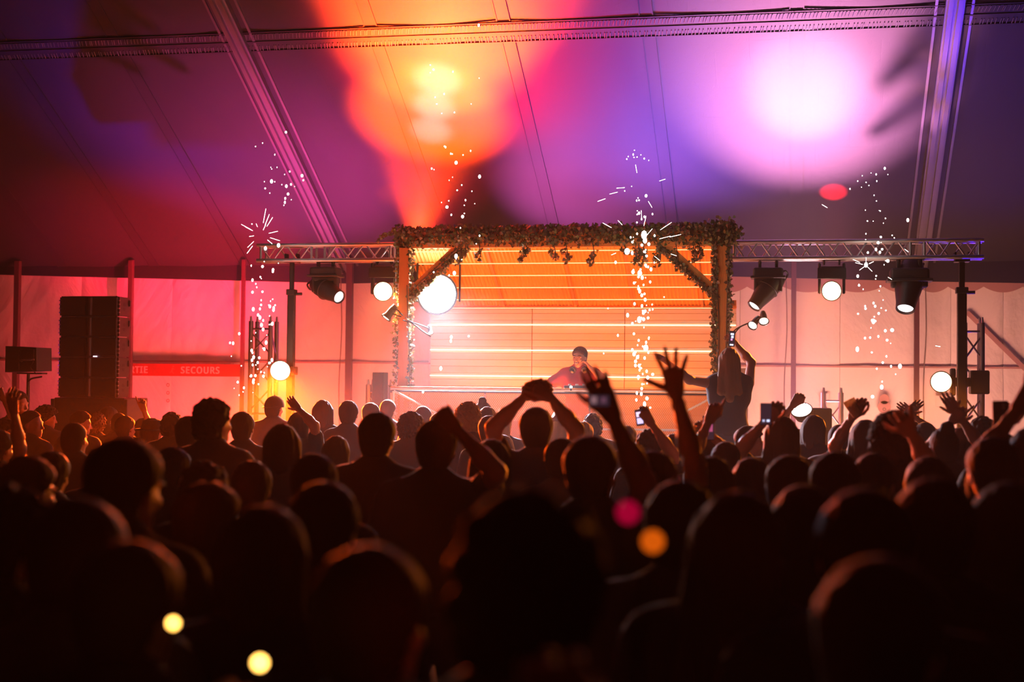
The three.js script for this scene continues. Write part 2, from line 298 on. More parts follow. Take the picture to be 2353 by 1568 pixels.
tower(1893, 1933, 903, 18.2, 'short truss tower behind the tilted pale wash lamp', M.aluminium);
tower(846, 888, 884, 17.4, 'short truss tower behind the slim dark speaker', M.aluminium, 0.2);

// ------------------------------------------------------------------ loudspeakers
{
  const D = 17.4, k = D / 3300, xa = PX(137, D, 780), xb = PX(272, D, 780), w = xb - xa, y0 = PY(914, D, 200), y1 = PY(681, D, 200), n = 5, h = (y1 - y0) / n;
  const ord = ['lowest', 'second from the bottom', 'middle', 'second from the top', 'topmost'];
  const side = () => { const s = new THREE.Shape(); s.moveTo(0, -h * 0.48); s.lineTo(0, h * 0.48); s.lineTo(-0.36, h * 0.36); s.lineTo(-0.36, -h * 0.36); s.closePath(); return s; };
  for (let i = 0; i < n; i++) {
    const t = thing('line_array_cabinet', `black line array speaker cabinet, ${ord[i]} of the tall stack at left`, 'speaker', [(xa + xb) / 2, y0 + h * (i + 0.5), -D], 0, 'cabinets of the tall speaker stack');
    const g = new THREE.ExtrudeGeometry(side(), { depth: w - 0.05, bevelEnabled: true, bevelSize: 0.006, bevelThickness: 0.006, bevelSegments: 1 }); g.rotateY(-Math.PI / 2); g.translate((w - 0.05) / 2, 0, 0); g.rotateY(0); place(g);
    // the shape's x axis (depth) now runs along z
    part('cabinet', g, M.black, t);
    for (const s of [-1, 1]) part('grille', rbox(w * 0.41, h * 0.86, 0.012, 0.004, s * w * 0.27, 0, 0.012, 0, -s * 0.06, 0), M.grille, t);
    part('waveguide_strip', cyl(w * 0.06, w * 0.06, h * 0.88, 14, 0, 0, -0.012), M.blackMetal, t);
    part('edge_trim', [box(w * 0.9, 0.007, 0.01, 0, h * 0.485, 0.02)], M.aluminium, t);
    for (const s of [-1, 1]) {
      const x = s * (w / 2 - 0.012), plate = part('rigging_plate', [rbox(0.012, h * 0.96, 0.30, 0.003, x, 0, -0.17), box(0.02, h * 0.9, 0.03, x + s * 0.008, 0, -0.02), box(0.02, h * 0.3, 0.03, x + s * 0.01, h * 0.2, -0.31)], M.blackMetal, t);
      part('handle_slot', [place(new THREE.CircleGeometry(0.042, 16, 0, Math.PI), x + s * 0.008, 0.012, -0.16, 0, s * Math.PI / 2, 0), place(new THREE.CircleGeometry(0.042, 16, Math.PI, Math.PI), x + s * 0.008, -0.012, -0.16, 0, s * Math.PI / 2, 0)], M.grille, plate);
      for (const dy of [-0.3, -0.1, 0.1, 0.3]) part('rigging_pin', cyl(0.009, 0.009, 0.03, 8, x + s * 0.01, dy * h, 0.0, 0, 0, Math.PI / 2), M.aluminium, plate);
    }
    if (i === 2) { const l = part('indicator_light', rbox(0.055, 0.014, 0.01, 0.003, w * 0.13, -h * 0.47, 0.03), glow('indicator_glow', [1, 0.6, 0.75], 3), t); void l; }
  }
  // two subwoofers carry the stack
  for (let i = 0; i < 2; i++) {
    const sh = y0 / 2, t = thing('subwoofer', i ? 'black subwoofer directly beneath the tall speaker stack' : 'black subwoofer on the ground at the foot of the speaker stack', 'speaker', [(xa + xb) / 2 + 0.02, sh * i, -D - 0.02]);
    part('cabinet', rbox(w + 0.16, sh - 0.01, 0.7, 0.015, 0, sh / 2, -0.32), M.black, t); part('grille', rbox(w + 0.06, sh - 0.12, 0.015, 0.005, 0, sh / 2, 0.035), M.grille, t);
    for (const s of [-1, 1]) part('corner_frame', rbox(0.05, sh - 0.04, 0.05, 0.006, s * (w / 2 + 0.10), sh / 2, 0.01), M.blackMetal, t);
  }
}
{
  const D = 16.4, k = D / 3300, c = P(66, 822, D), base = thing('speaker_stand', 'slim black speaker stand at the far left', 'stand', [c.x, 0, -D]);
  const y = PY(862, D, 66);
  part('pole', rod(V(0, 0.35, 0), V(0, y + 0.02, 0), 0.02, 12), M.blackMetal, base); part('collar', cyl(0.032, 0.032, 0.08, 12, 0, 1.1, 0), M.black, base); part('top_plate', rbox(0.34, 0.02, 0.14, 0.005, 0.05, y + 0.02, 0), M.blackMetal, base);
  for (let i = 0; i < 3; i++) { const a = i * 2.094; bar('leg', V(0, 0.6, 0), V(Math.cos(a) * 0.5, 0.02, Math.sin(a) * 0.5), 0.013, M.blackMetal, base); bar('leg_brace', V(0, 0.36, 0), V(Math.cos(a) * 0.27, 0.30, Math.sin(a) * 0.27), 0.009, M.blackMetal, base); }
  part('bracket', tube([V(0.02, y - 0.08, 0.03), V(0.06, y - 0.05, 0.04), V(0.2, y - 0.02, 0.03)], 0.012, 10, 6), M.blackMetal, base);
  const sp = thing('side_fill_speaker', 'small black wedge speaker on a stand at the far left', 'speaker', [c.x, y + 0.03, -D], -0.2), s = new THREE.Shape(), h = 62 * k;
  s.moveTo(-0.24, 0); s.lineTo(0.24, 0.02); s.lineTo(0.23, h - 0.02); s.lineTo(-0.24, h); s.closePath();
  const g = new THREE.ExtrudeGeometry(s, { depth: 0.26, bevelEnabled: true, bevelSize: 0.01, bevelThickness: 0.01, bevelSegments: 2 }); g.translate(0, 0.01, -0.13);
  part('cabinet', g, M.black, sp); part('grille', rbox(0.2, h - 0.06, 0.015, 0.004, -0.12, h / 2, 0.146), M.grille, sp); part('horn_panel', rbox(0.2, h * 0.42, 0.015, 0.004, 0.11, h * 0.72, 0.146), M.grille, sp);
  part('handle', tube([V(0.02, h * 0.44, 0.145), V(0.04, h * 0.48, 0.19), V(0.16, h * 0.50, 0.19), V(0.22, h * 0.52, 0.145)], 0.011, 14, 6), M.aluminium, sp);
  part('cable', tube([V(0.2, h * 0.55, 0.15), V(0.235, h * 0.4, 0.19), V(0.18, h * 0.2, 0.17), V(0.22, -0.02, 0.1)], 0.006, 16, 5), M.black, sp);
}
{
  const D = 16.7, k = D / 3300, c = P(868, 900, D), t = thing('column_speaker', 'slim dark upright speaker left of the booth desk', 'speaker', [c.x, 0, -D]), top = PY(856, D, 868);
  part('cabinet', rbox(28 * k, 1.0, 0.2, 0.008, 0, top - 0.5, -0.1), M.black, t); part('grille', rbox(24 * k, 0.96, 0.01, 0.003, 0, top - 0.5, 0.004), M.grille, t); part('pole', rod(V(0, 0.05, -0.1), V(0, top - 0.98, -0.1), 0.02, 10), M.blackMetal, t); part('base', cyl(0.22, 0.24, 0.04, 20, 0, 0.02, -0.1), M.blackMetal, t);
}
// ------------------------------------------------------------------ lamps
const aim = (g, dir, at) => { g.applyQuaternion(new THREE.Quaternion().setFromUnitVectors(UP, dir)); g.translate(at.x, at.y, at.z); return g; };
const EYE_POINT = V(0, EYE, 0);
// moving head hung under a truss: centre of the head, direction, lens brightness
function movingHead(c, hang, dir, s, label, lensGlow, beam) {
  const t = thing('moving_head_lamp', label, 'stage lamp', c), up = hang - c.y, d = dir.clone().normalize();
  part('base', [rbox(0.36 * s, 0.12 * s, 0.26 * s, 0.03 * s, 0, up - 0.12 * s, 0), rbox(0.42 * s, 0.03 * s, 0.30 * s, 0.01 * s, 0, up - 0.175 * s, 0)], M.black, t);
  for (const x of [-0.1, 0.1]) part('clamp', [rbox(0.04 * s, 0.09 * s, 0.06 * s, 0.01 * s, x * s, up - 0.02, 0), place(new THREE.TorusGeometry(0.034, 0.012, 6, 14), x * s, up + 0.02, 0, 0, Math.PI / 2, 0)], M.blackMetal, t);
  const yoke = [rbox(0.30 * s, 0.06 * s, 0.14 * s, 0.02 * s, 0, up - 0.215 * s, 0)];
  for (const x of [-1, 1]) yoke.push(rbox(0.05 * s, up - 0.10 * s, 0.14 * s, 0.02 * s, x * 0.145 * s, (up - 0.2 * s) / 2, 0));
  part('yoke', yoke, M.black, t);
  const head = lathe([[0.001, -0.24], [0.07, -0.235], [0.115, -0.20], [0.132, -0.12], [0.135, 0.02], [0.118, 0.12], [0.094, 0.24], [0.090, 0.31], [0.082, 0.315], [0.074, 0.29], [0.001, 0.285]].map((p) => [p[0] * s, p[1] * s]), 28);
  const ring = place(new THREE.TorusGeometry(0.137 * s, 0.008 * s, 6, 28), 0, 0.02 * s, 0, Math.PI / 2, 0, 0);
  const hm = part('head', [aim(head, d, V(0, 0, 0)), aim(ring, d, V(0, 0, 0))], M.black, t);
  part('handle', aim(tube([V(0.06, -0.22, 0.06), V(0.08, -0.265, 0.08), V(0.0, -0.275, 0.10), V(-0.06, -0.22, 0.08)].map((p) => p.multiplyScalar(s)), 0.012 * s, 14, 6), d, V(0, 0, 0)), M.blackMetal, hm);
  part('lamp_lens', aim(lathe([[0.0005, 0.308], [0.03, 0.307], [0.055, 0.302], [0.072, 0.292]].map((p) => [p[0] * s, p[1] * s]), 24), d, V(0, 0, 0)), lensGlow, hm);
  if (beam) spot(t, 'moving_head_beam', d.clone().multiplyScalar(0.34 * s), d.clone().multiplyScalar(4), beam.color, beam.power, beam.angle, 0.3, 2);
  return t;
}
// round LED wash: drum with a ring of lenses in front; hung or standing yoke
function washLamp(c, dir, r, label, faceGlow, o = {}) {
  const t = thing('led_wash_lamp', label, 'stage lamp', c), d = dir.clone().normalize(), z = V(0, 0, 0);
  const hm = part('drum', [aim(lathe([[0.001, -1.15], [0.5, -1.12], [0.72, -0.95], [0.86, -0.5], [1.0, -0.25], [1.1, 0.06], [1.08, 0.12], [1.0, 0.12], [1.0, 0.02], [0.001, 0.01]].map((p) => [p[0] * r, p[1] * r]), 30), d, z)], M.black, t);
  const cells = [];
  for (const [n, q] of [[1, 0], [6, 0.3], [12, 0.58], [18, 0.86]]) for (let i = 0; i < n; i++) { const a = i / n * Math.PI * 2 + q; cells.push(place(new THREE.SphereGeometry(0.135 * r, 8, 4, 0, Math.PI * 2, 0, Math.PI / 2), Math.cos(a) * q * r, 0.05 * r, Math.sin(a) * q * r)); }
  const face = part('lamp_face', aim(cyl(0.985 * r, 0.985 * r, 0.03 * r, 30, 0, 0.03 * r, 0), d, z), faceGlow, hm);
  const cm = part('lamp_cells', aim(merge(cells), d, z), faceGlow, hm); cm.userData.kind = 'stuff'; void face;
  if (o.hang !== undefined) {
    const up = o.hang - c.y;
    part('base', [rbox(2.4 * r, 0.6 * r, 1.8 * r, 0.02, 0, up - 0.07, -0.5 * r), rbox(3.0 * r, 0.12, 0.02, 0.004, 0, up - 0.12, 0.4 * r)], M.black, t);
    part('yoke', [-1, 1].map((s) => rbox(0.3 * r, up + 0.3 * r, 0.8 * r, 0.02, s * 1.28 * r, (up - 0.3 * r) / 2, -0.4 * r)).concat([rbox(2.8 * r, 0.25 * r, 0.9 * r, 0.02, 0, up - 0.13, -0.4 * r)]), M.black, t);
    for (const s of [-1, 1]) part('clamp', place(new THREE.TorusGeometry(0.034, 0.012, 6, 14), s * 0.8 * r, up + 0.02, -0.4 * r, 0, Math.PI / 2, 0), M.blackMetal, t);
  }
  if (o.arm) { part('side_box', [rbox(0.20, 0.26, 0.22, 0.02, 0.30 + r, 0.0, -0.12), rbox(0.32, 0.10, 0.08, 0.02, 0.12 + r * 0.6, 0, -0.12), rbox(0.06, 0.3, 0.1, 0.02, r * 1.2, 0, -0.1)], M.black, t); part('clamp', place(new THREE.TorusGeometry(0.05, 0.014, 6, 14), 0.26 + r, 0, -0.2, Math.PI / 2, 0, 0), M.blackMetal, t); }
  if (o.floor) { part('yoke', [-1, 1].map((s) => rbox(0.3 * r, 1.4 * r + 0.1, 0.7 * r, 0.015, s * 1.28 * r, -0.6 * r, 0)), M.black, t); part('base', rbox(3.0 * r, o.floor, 2.4 * r, 0.02, 0, -1.3 * r - o.floor / 2, 0), M.black, t); }
  if (o.stem) { part('clamp_arm', [rbox(o.stem + 0.02, 0.05, 0.05, 0.008, o.stem / 2, 0, -r * 0.75), rbox(0.05, 0.1, 0.12, 0.01, o.stem, 0, -r * 0.9 - 0.02)], M.blackMetal, t); }
  if (o.post) { part('pole', rod(V(0, -c.y + 0.05, -r), V(0, -r * 1.2, -r), 0.02, 10), M.blackMetal, t); part('yoke', [rbox(0.05, 0.04, r, 0.005, 0, -1.25 * r, -0.5 * r), ...[-1, 1].map((s) => rbox(0.02, 1.4 * r, 0.05, 0.005, s * 1.16 * r, -0.55 * r, -0.4 * r)), rbox(2.36 * r, 0.02, 0.05, 0.005, 0, -1.24 * r, -0.4 * r)], M.blackMetal, t); for (let i = 0; i < 3; i++) { const a = i * 2.094 + 0.4; bar('leg', V(0, 0.5 - c.y, -r), V(Math.cos(a) * 0.45, 0.02 - c.y, -r + Math.sin(a) * 0.45), 0.013, M.blackMetal, t); } }
  if (o.light) spot(t, 'wash_beam', d.clone().multiplyScalar(0.2 * r + 0.03), (o.light.dip ? d.clone().applyAxisAngle(V(1, 0, 0), o.light.dip) : d).clone().multiplyScalar(5), o.light.color, o.light.power, o.light.angle ?? 1.2, o.light.penumbra ?? 0.5, r * 50 * 0.8);
  return t;
}
const underTruss = PY(600, RIGZ, 1900) - 0.02;
const toEye = (c) => EYE_POINT.clone().sub(c);
movingHead(P(748, 664, RIGZ), PY(604, RIGZ, 748), V(0.85, -0.42, 0.55), 0.92, 'pink-lit moving head lamp under the short left truss', GL.beam, null);
movingHead(P(1765, 662, RIGZ), underTruss, V(-0.62, -0.86, 0.45), 0.92, 'moving head lamp under the long truss nearest the booth, pointing down left', GL.beam, null);
movingHead(P(2089, 650, RIGZ), underTruss, V(-0.16, -0.9, 0.55), 1.15, 'big dark moving head lamp under the long truss beside the right lift stand', GL.beam, null);
washLamp(P(880, 670, RIGZ), toEye(P(880, 670, RIGZ)).add(V(1.5, 0, 0)), 22 * kR, 'bright round wash lamp under the short left truss next to the booth', GL.wash, { hang: PY(604, RIGZ, 880), light: RIG.parLeft });
washLamp(P(1911, 669, RIGZ), toEye(P(1911, 669, RIGZ)).add(V(-3.6, -0.3, 0)), 21 * kR, 'orange round wash lamp in the middle of the long right truss', GL.wash, { hang: underTruss, light: RIG.parRight });
washLamp(P(2163, 878, RIGZ), toEye(P(2163, 878, RIGZ)).add(V(-1, 0.4, 0)), 22 * kR, 'orange round wash lamp clamped to the right lift stand', GL.wash, { arm: true, light: RIG.washRight });
washLamp(P(644, 852, RIGZ - 0.2), toEye(P(644, 852, RIGZ)).add(V(-1.5, -3.4, 0)), 23 * kR, 'glaring orange round wash lamp low beside the left lift stand', GL.washHot, { stem: 0.13, light: RIG.washLeft });

// the glaring white strobe in the booth's left corner, its lens glare built into a wide face
const STROBE = P(1004, 676, 16.45);
{
  const t = thing('strobe_lamp', 'glaring white lamp in the upper left of the booth, its round face widened to the glare', 'stage lamp', STROBE);
  part('housing', cyl(0.25, 0.20, 0.16, 36, 0, 0, -0.09, Math.PI / 2), M.black, t); part('lamp_face', place(lathe([[0.0005, 0.05], [0.12, 0.04], [0.2, 0.015], [0.235, -0.02]], 36), 0, 0, 0, Math.PI / 2), GL.strobe, t);
  part('bracket', [rbox(0.02, 0.5, 0.04, 0.005, -0.26, 0.16, -0.07), rbox(0.02, 0.5, 0.04, 0.005, 0.26, 0.16, -0.07), rbox(0.54, 0.03, 0.04, 0.005, 0, 0.41, -0.07)], M.blackMetal, t);
  spot(t, 'strobe_flash', V(0, 0, 0.08), V(0.5, -0.95, 1), RIG.strobe.color, RIG.strobe.power, 0.72, 0.7, 10);
}
// small clip lamps on bent arms at both sides of the booth
function clipPair(root, heads, arms, label) {
  const t = thing('clip_lamp', label, 'clip lamp', root), loc = (p) => p.clone().sub(root);
  for (const a of arms) part('gooseneck', tube(a.map(loc), 0.008, 18, 6), M.blackMetal, t);
  for (const [at, dir, r] of heads) {
    const d = dir.clone().normalize(), h = part('lamp_head', aim(lathe([[0.001, -0.16], [0.03, -0.155], [0.04, -0.1], [0.045, -0.02], [0.062, 0.02], [0.066, 0.03], [0.058, 0.03], [0.05, 0.012], [0.001, 0.01]].map((p) => [p[0] * r, p[1] * r]), 16), d, loc(at)), M.black, t);
    part('lamp_face', aim(lathe([[0.0005, 0.03], [0.04, 0.026], [0.055, 0.016]].map((p) => [p[0] * r, p[1] * r]), 16), d, loc(at)), GL.clip, h);
  }
}
{
  const D = 15.9, q = (x, y) => P(x, y, D);
  clipPair(q(1683, 768), [[q(1731, 746), V(-0.45, -0.7, 0.9), 0.9], [q(1755, 736), V(0.1, -0.75, 0.9), 0.9]], [[P(1664, 778, 16.03), q(1676, 774), q(1690, 758), q(1712, 746), q(1738, 737)], [q(1680, 778), q(1700, 753), q(1722, 742), q(1748, 728)]], 'pair of small clip lamps on bent arms right of the booth post');
  clipPair(q(918, 716), [[q(890, 727), V(-0.55, -0.8, 0.3), 1.0]], [[P(926, 726, 16.03), q(922, 722), q(912, 712), q(898, 712)], [q(922, 728), q(908, 724), q(896, 718)]], 'small clip lamp left of the booth post');
  clipPair(q(936, 736), [[q(988, 764), V(0.2, -0.9, 0.4), 0.6]], [[P(932, 730, 16.03), q(940, 737), q(950, 742), q(968, 748), q(990, 757)], [q(926, 736), q(948, 744), q(972, 762), q(990, 774)]], 'thin double gooseneck arm inside the left booth post');
}
// ------------------------------------------------------------------ stage, booth and desk
const FRONT = 16.1, BACK = 17.35, DECK = 0.55;
{
  const a = PX(894, FRONT), b = PX(1720, FRONT), t = thing('stage_deck', 'low dark stage deck under the booth', 'stage', [(a + b) / 2, 0, -FRONT - 0.9]);
  part('deck_top', rbox(b - a, 0.05, 2.4, 0.005, 0, DECK - 0.025, 0.3), M.deck, t);
  for (const sx of [-1, 1]) for (const sz of [-1, 1]) part('leg', rbox(0.06, DECK - 0.05, 0.06, 0.004, sx * ((b - a) / 2 - 0.1), (DECK - 0.05) / 2, 0.3 + sz * 1.1), M.blackMetal, t);
  part('skirt', box(b - a - 0.02, DECK - 0.06, 0.01, 0, (DECK - 0.06) / 2, 1.49), M.black, t);
}
const bxL = PX(930, FRONT, 740), bxR = PX(1659, FRONT, 740), beamY = PY(552, FRONT, 1300);
{
  const t = thing('booth_shelter', 'timber booth shelter with a sloping corrugated roof and rows of glowing strips', 'booth', [bxL, DECK, -FRONT]), W = bxR - bxL, pw = 25 * FRONT / 3300, D = BACK - FRONT, by = beamY - DECK;
  for (const x of [0, W]) part('post', rbox(pw, by, pw, 0.006, x, by / 2, 0), M.timber, t);
  part('front_beam', rbox(W + pw, 0.17, pw, 0.006, 0 + W / 2, by, 0), M.timber, t);
  for (const [s, x] of [[1, 0], [-1, W]]) part('knee_brace', beam(V(x + s * 0.02, by - 0.64, 0.0), V(x + s * 0.70, by - 0.02, 0.0), 0.10, 0.08), M.timber, t);
  const rearY = PY(704, BACK, 1300) - DECK, wl = P(988, 800, BACK).x - bxL, wr = P(1692, 800, BACK).x - bxL;
  for (const x of [wl + 0.04, wr - 0.04]) part('rear_post', rbox(0.07, rearY + 0.06, 0.07, 0.004, x, (rearY + 0.06) / 2, -D - 0.06), M.timber, t);
  // corrugated roof: four sheets that slope down to the rear wall
  const n = 4, yF = by + 0.02, yB = rearY, x0 = -0.02, x1 = W + 0.02, pitch = 0.045, sw = (x1 - x0) / n;
  for (let k = 0; k < n; k++) {
    const m = Math.round(sw / pitch * 6), pos = [], idx = [];
    for (let i = 0; i <= m; i++) for (let j = 0; j < 2; j++) for (let f = 0; f < 2; f++) { const x = x0 + sw * (k + i / m), c = 0.009 * Math.cos(x / pitch * Math.PI * 2) + (k % 2) * 0.006; pos.push(x, (j ? yB : yF) + c + f * 0.004, j ? -D : 0.03); }
    for (let i = 0; i < m; i++) { const q = i * 4, r = q + 4; idx.push(q, r, q + 2, r, r + 2, q + 2, q + 1, q + 3, r + 1, r + 1, q + 3, r + 3); }
    const g = new THREE.BufferGeometry(); g.setAttribute('position', new THREE.Float32BufferAttribute(pos, 3)); g.setIndex(idx); g.computeVertexNormals(); part('roof_sheet', g, M.tin, t);
  }
  for (const px of [1115, 1290, 1432, 1600]) { const a = P(px, 570, FRONT + 0.1).x - bxL; part('roof_batten', beam(V(a, yF - 0.03, -0.02), V(a, yB - 0.02, -D), 0.03, 0.02), M.timber, t); }
  // rear wall of pale boards, in three bays
  const bays = [wl, P(1222, 800, BACK).x - bxL, P(1435, 800, BACK).x - bxL, wr], bh = 0.082;
  for (let b = 0; b < 3; b++) for (let y = 0.25, k = 0; y < rearY - 0.03; y += bh, k++) part('board', rbox(bays[b + 1] - bays[b] - 0.008, Math.min(bh, rearY - 0.03 - y) - 0.0035, 0.022, 0.003, (bays[b] + bays[b + 1]) / 2, y + Math.min(bh, rearY - 0.03 - y) / 2, -D - 0.02), M.plank[(k * 7 + b * 2 + (k >> 2)) % 3], t);
  part('backing_sheet', box(wr - wl - 0.01, rearY - 0.05, 0.01, (wl + wr) / 2, rearY / 2 + 0.1, -D - 0.045), M.timber, t);
  part('top_rail', rbox(wr - wl, 0.035, 0.04, 0.004, (wl + wr) / 2, rearY - 0.01, -D), M.timber, t);
  // glowing strips: six under the roof, three across the boards
  for (const py of [575.5, 604, 632, 660, 688, 702]) { const f = py === 702 ? 0.985 : (() => { let lo = 0, hi = 1; for (let i = 0; i < 30; i++) { const m = (lo + hi) / 2, p = V(1300, 0, 0); const w = V((bxL + bxR) / 2, DECK + yF + (yB - yF) * m - 0.03, -FRONT - D * m).project(camera); if ((1 - w.y) / 2 * FRAME_H < py) lo = m; else hi = m; void p; } return lo; })();
    const y = yF + (yB - yF) * f - 0.035, z = -D * f; if (py === 688) { /* the lowest roof strip but one */ }
    part('led_strip', rbox(W - 0.06, 0.009, 0.009, 0.003, W / 2 + 0.01 + f * 0.05, y, z), GL.ledRoof, t); }
  for (const py of [747, 806, 866]) part('led_strip', rbox(wr - wl - 0.01, 0.010, 0.010, 0.003, (wl + wr) / 2, PY(py, BACK, 1300) - DECK, -D + 0.012), GL.led, t);
  part('led_channel', rbox(0.03, by - 0.4, 0.03, 0.004, W + pw * 0.62, by / 2 + 0.1, 0.02), M.rail, t);
  part('side_board', rbox(0.09, PY(846, FRONT, 1700) - DECK, 0.02, 0.004, W + 0.235, (PY(846, FRONT, 1700) - DECK) / 2, -0.3), M.plank[0], t);
}
// orange wash bar added unseen behind the desk to light the booth
{
  const t = thing('added_wash_bar', 'unseen orange wash bar added behind the booth desk', 'stage lamp', [(bxL + bxR) / 2, DECK + 0.55, -FRONT - 0.35]);
  part('housing', rbox(2.6, 0.09, 0.11, 0.012, 0, 0, 0), M.black, t); part('lamp_face', rbox(2.5, 0.012, 0.07, 0.004, 0, 0.05, -0.01), glow('added_bar_glow', [1, 0.35, 0.03], 6), t);
  for (const s of [-1, 1]) part('foot', rbox(0.05, 0.51, 0.14, 0.01, s * 1.0, -0.295, 0), M.blackMetal, t);
  panelLight(t, 'added_bar_light', V(0, 0.065, -0.01), V(0, 1.9, -0.45), RIG.boothOrange.color, RIG.boothOrange.power, 2.5, 0.07);
}
// the desk: perforated steel front in a tube frame
{
  const D = 15.75, xa = PX(901, D, 893), xb = PX(1646, D, 893), top = PY(897, D, 1270), t = thing('booth_desk', 'booth desk with a perforated steel front and pale tube rails', 'desk', [xa, DECK, -D]), W = xb - xa, h = top - DECK, k = D / 3300;
  const N = 128, c = document.createElement('canvas'); c.width = c.height = N; const g = c.getContext('2d'); g.fillStyle = '#fff'; g.fillRect(0, 0, N, N); g.fillStyle = '#000';
  for (let j = 0; j < 5; j++) for (let i = 0; i < 5; i++) for (const [dx, dy] of [[0, 0], [0.5, 0.5]]) { g.beginPath(); g.ellipse((i + dx) * N / 4, (j + dy) * N / 4, N / 4 * 0.19, N / 4 * 0.21, 0, 0, 7); g.fill(); }
  const holes = new THREE.CanvasTexture(c); holes.wrapS = holes.wrapT = THREE.RepeatWrapping;
  const perf = material('perforated_steel', [0.80, 0.34, 0.08], { roughness: 0.5, metalness: 0.1, alphaMap: holes, alphaTest: 0.5, side: THREE.DoubleSide });
  const xs = [0, W * 0.295, W * 0.62, W];
  for (let i = 0; i < 3; i++) { const w = xs[i + 1] - xs[i] - 0.012, geo = new THREE.BoxGeometry(w, h - 0.06, 0.003), p = geo.attributes.position, uv = geo.attributes.uv; geo.translate((xs[i] + xs[i + 1]) / 2, h / 2 - 0.01, -0.02); for (let q = 0; q < p.count; q++) uv.setXY(q, p.getX(q) / 0.088, p.getY(q) / 0.13); part('perforated_panel', geo, perf, t); }
  for (const x of xs) part('upright', rbox(0.028, h - 0.02, 0.028, 0.004, x, h / 2, -0.04), M.deskPaint, t);
  part('desk_top', rbox(W + 0.06, 0.03, 0.26, 0.006, W / 2, h - 0.035, -0.15), M.deck, t);
  part('top_rail', rbox(W + 0.02, 0.022, 0.022, 0.006, W / 2, h - 0.004, 0.01), M.rail, t); part('top_edge', rbox(W + 0.03, 0.014, 0.03, 0.004, W / 2, h + 0.016, 0.0), M.timber, t);
  const q = (px, py) => { const p = P(px, py, D - 0.02); return V(p.x - xa, p.y - DECK, 0.02); };
  for (const [a, b] of [[[1290, 986], [1560, 989]], [[905, 899], [1004, 950]], [[904, 899], [904, 960]], [[1571, 949], [1646, 909]], [[1004, 950], [1090, 986]]]) bar('tube_rail', q(...a), q(...b), 0.013, M.rail, t);
  part('lower_shelf', rbox(W - 0.05, 0.02, 0.2, 0.004, W / 2, h * 0.34, -0.16), M.timber, t); part('middle_board', rbox(W * 0.21, h * 0.62, 0.02, 0.004, W * 0.38, h * 0.40, -0.12), M.timber, t);
  for (const x of [0.05, W - 0.05]) part('rear_leg', rbox(0.04, h - 0.06, 0.04, 0.004, x, h / 2 - 0.03, -0.24), M.deskPaint, t);
  // a slim unseen lamp bar, added before the stage to light the desk front
  const fb = thing('added_foot_lamp_bar', 'unseen slim orange lamp bar added on the ground before the stage to light the desk', 'stage lamp', [xa + W / 2, 0.06, -D + 0.36]);
  part('housing', rbox(W * 0.9, 0.05, 0.06, 0.008, 0, 0.025, 0), M.black, fb); for (const s of [-1, 1]) part('foot', rbox(0.05, 0.06, 0.09, 0.006, s * W * 0.4, -0.03, 0), M.blackMetal, fb); part('lamp_face', rbox(W * 0.88, 0.012, 0.035, 0.003, 0, 0.052, -0.008), glow('added_foot_bar_glow', [1, 0.35, 0.06], 5), fb);
  panelLight(fb, 'added_foot_bar_light', V(0, 0.062, -0.008), V(0, 1.4, -0.55), RIG.foot.color, RIG.foot.power, W * 0.88, 0.035);
  // what stands on it
  const m = thing('mixer', 'low dark mixer on the booth desk in front of the performer', 'mixer', [xa + W * 0.585, DECK + h - 0.02, -D - 0.15]);
  part('body', rbox(0.34, 0.075, 0.22, 0.01, 0, 0.0375, 0), M.black, m); for (let i = 0; i < 4; i++) for (let j = 0; j < 3; j++) part('knob', cyl(0.009, 0.011, 0.018, 10, -0.12 + i * 0.08, 0.083, -0.06 + j * 0.05), M.aluminium, m);
  const dl = P(1312, 890, D - 0.05), l = thing('desk_light', 'tiny white light on the desk rail before the performer', 'light', dl); part('bulb', new THREE.SphereGeometry(0.016, 14, 10), glow('desk_light_glow', [0.9, 0.95, 1], 6), l); part('clip', rbox(0.02, 0.03, 0.02, 0.004, 0, -0.025, 0), M.black, l);
}

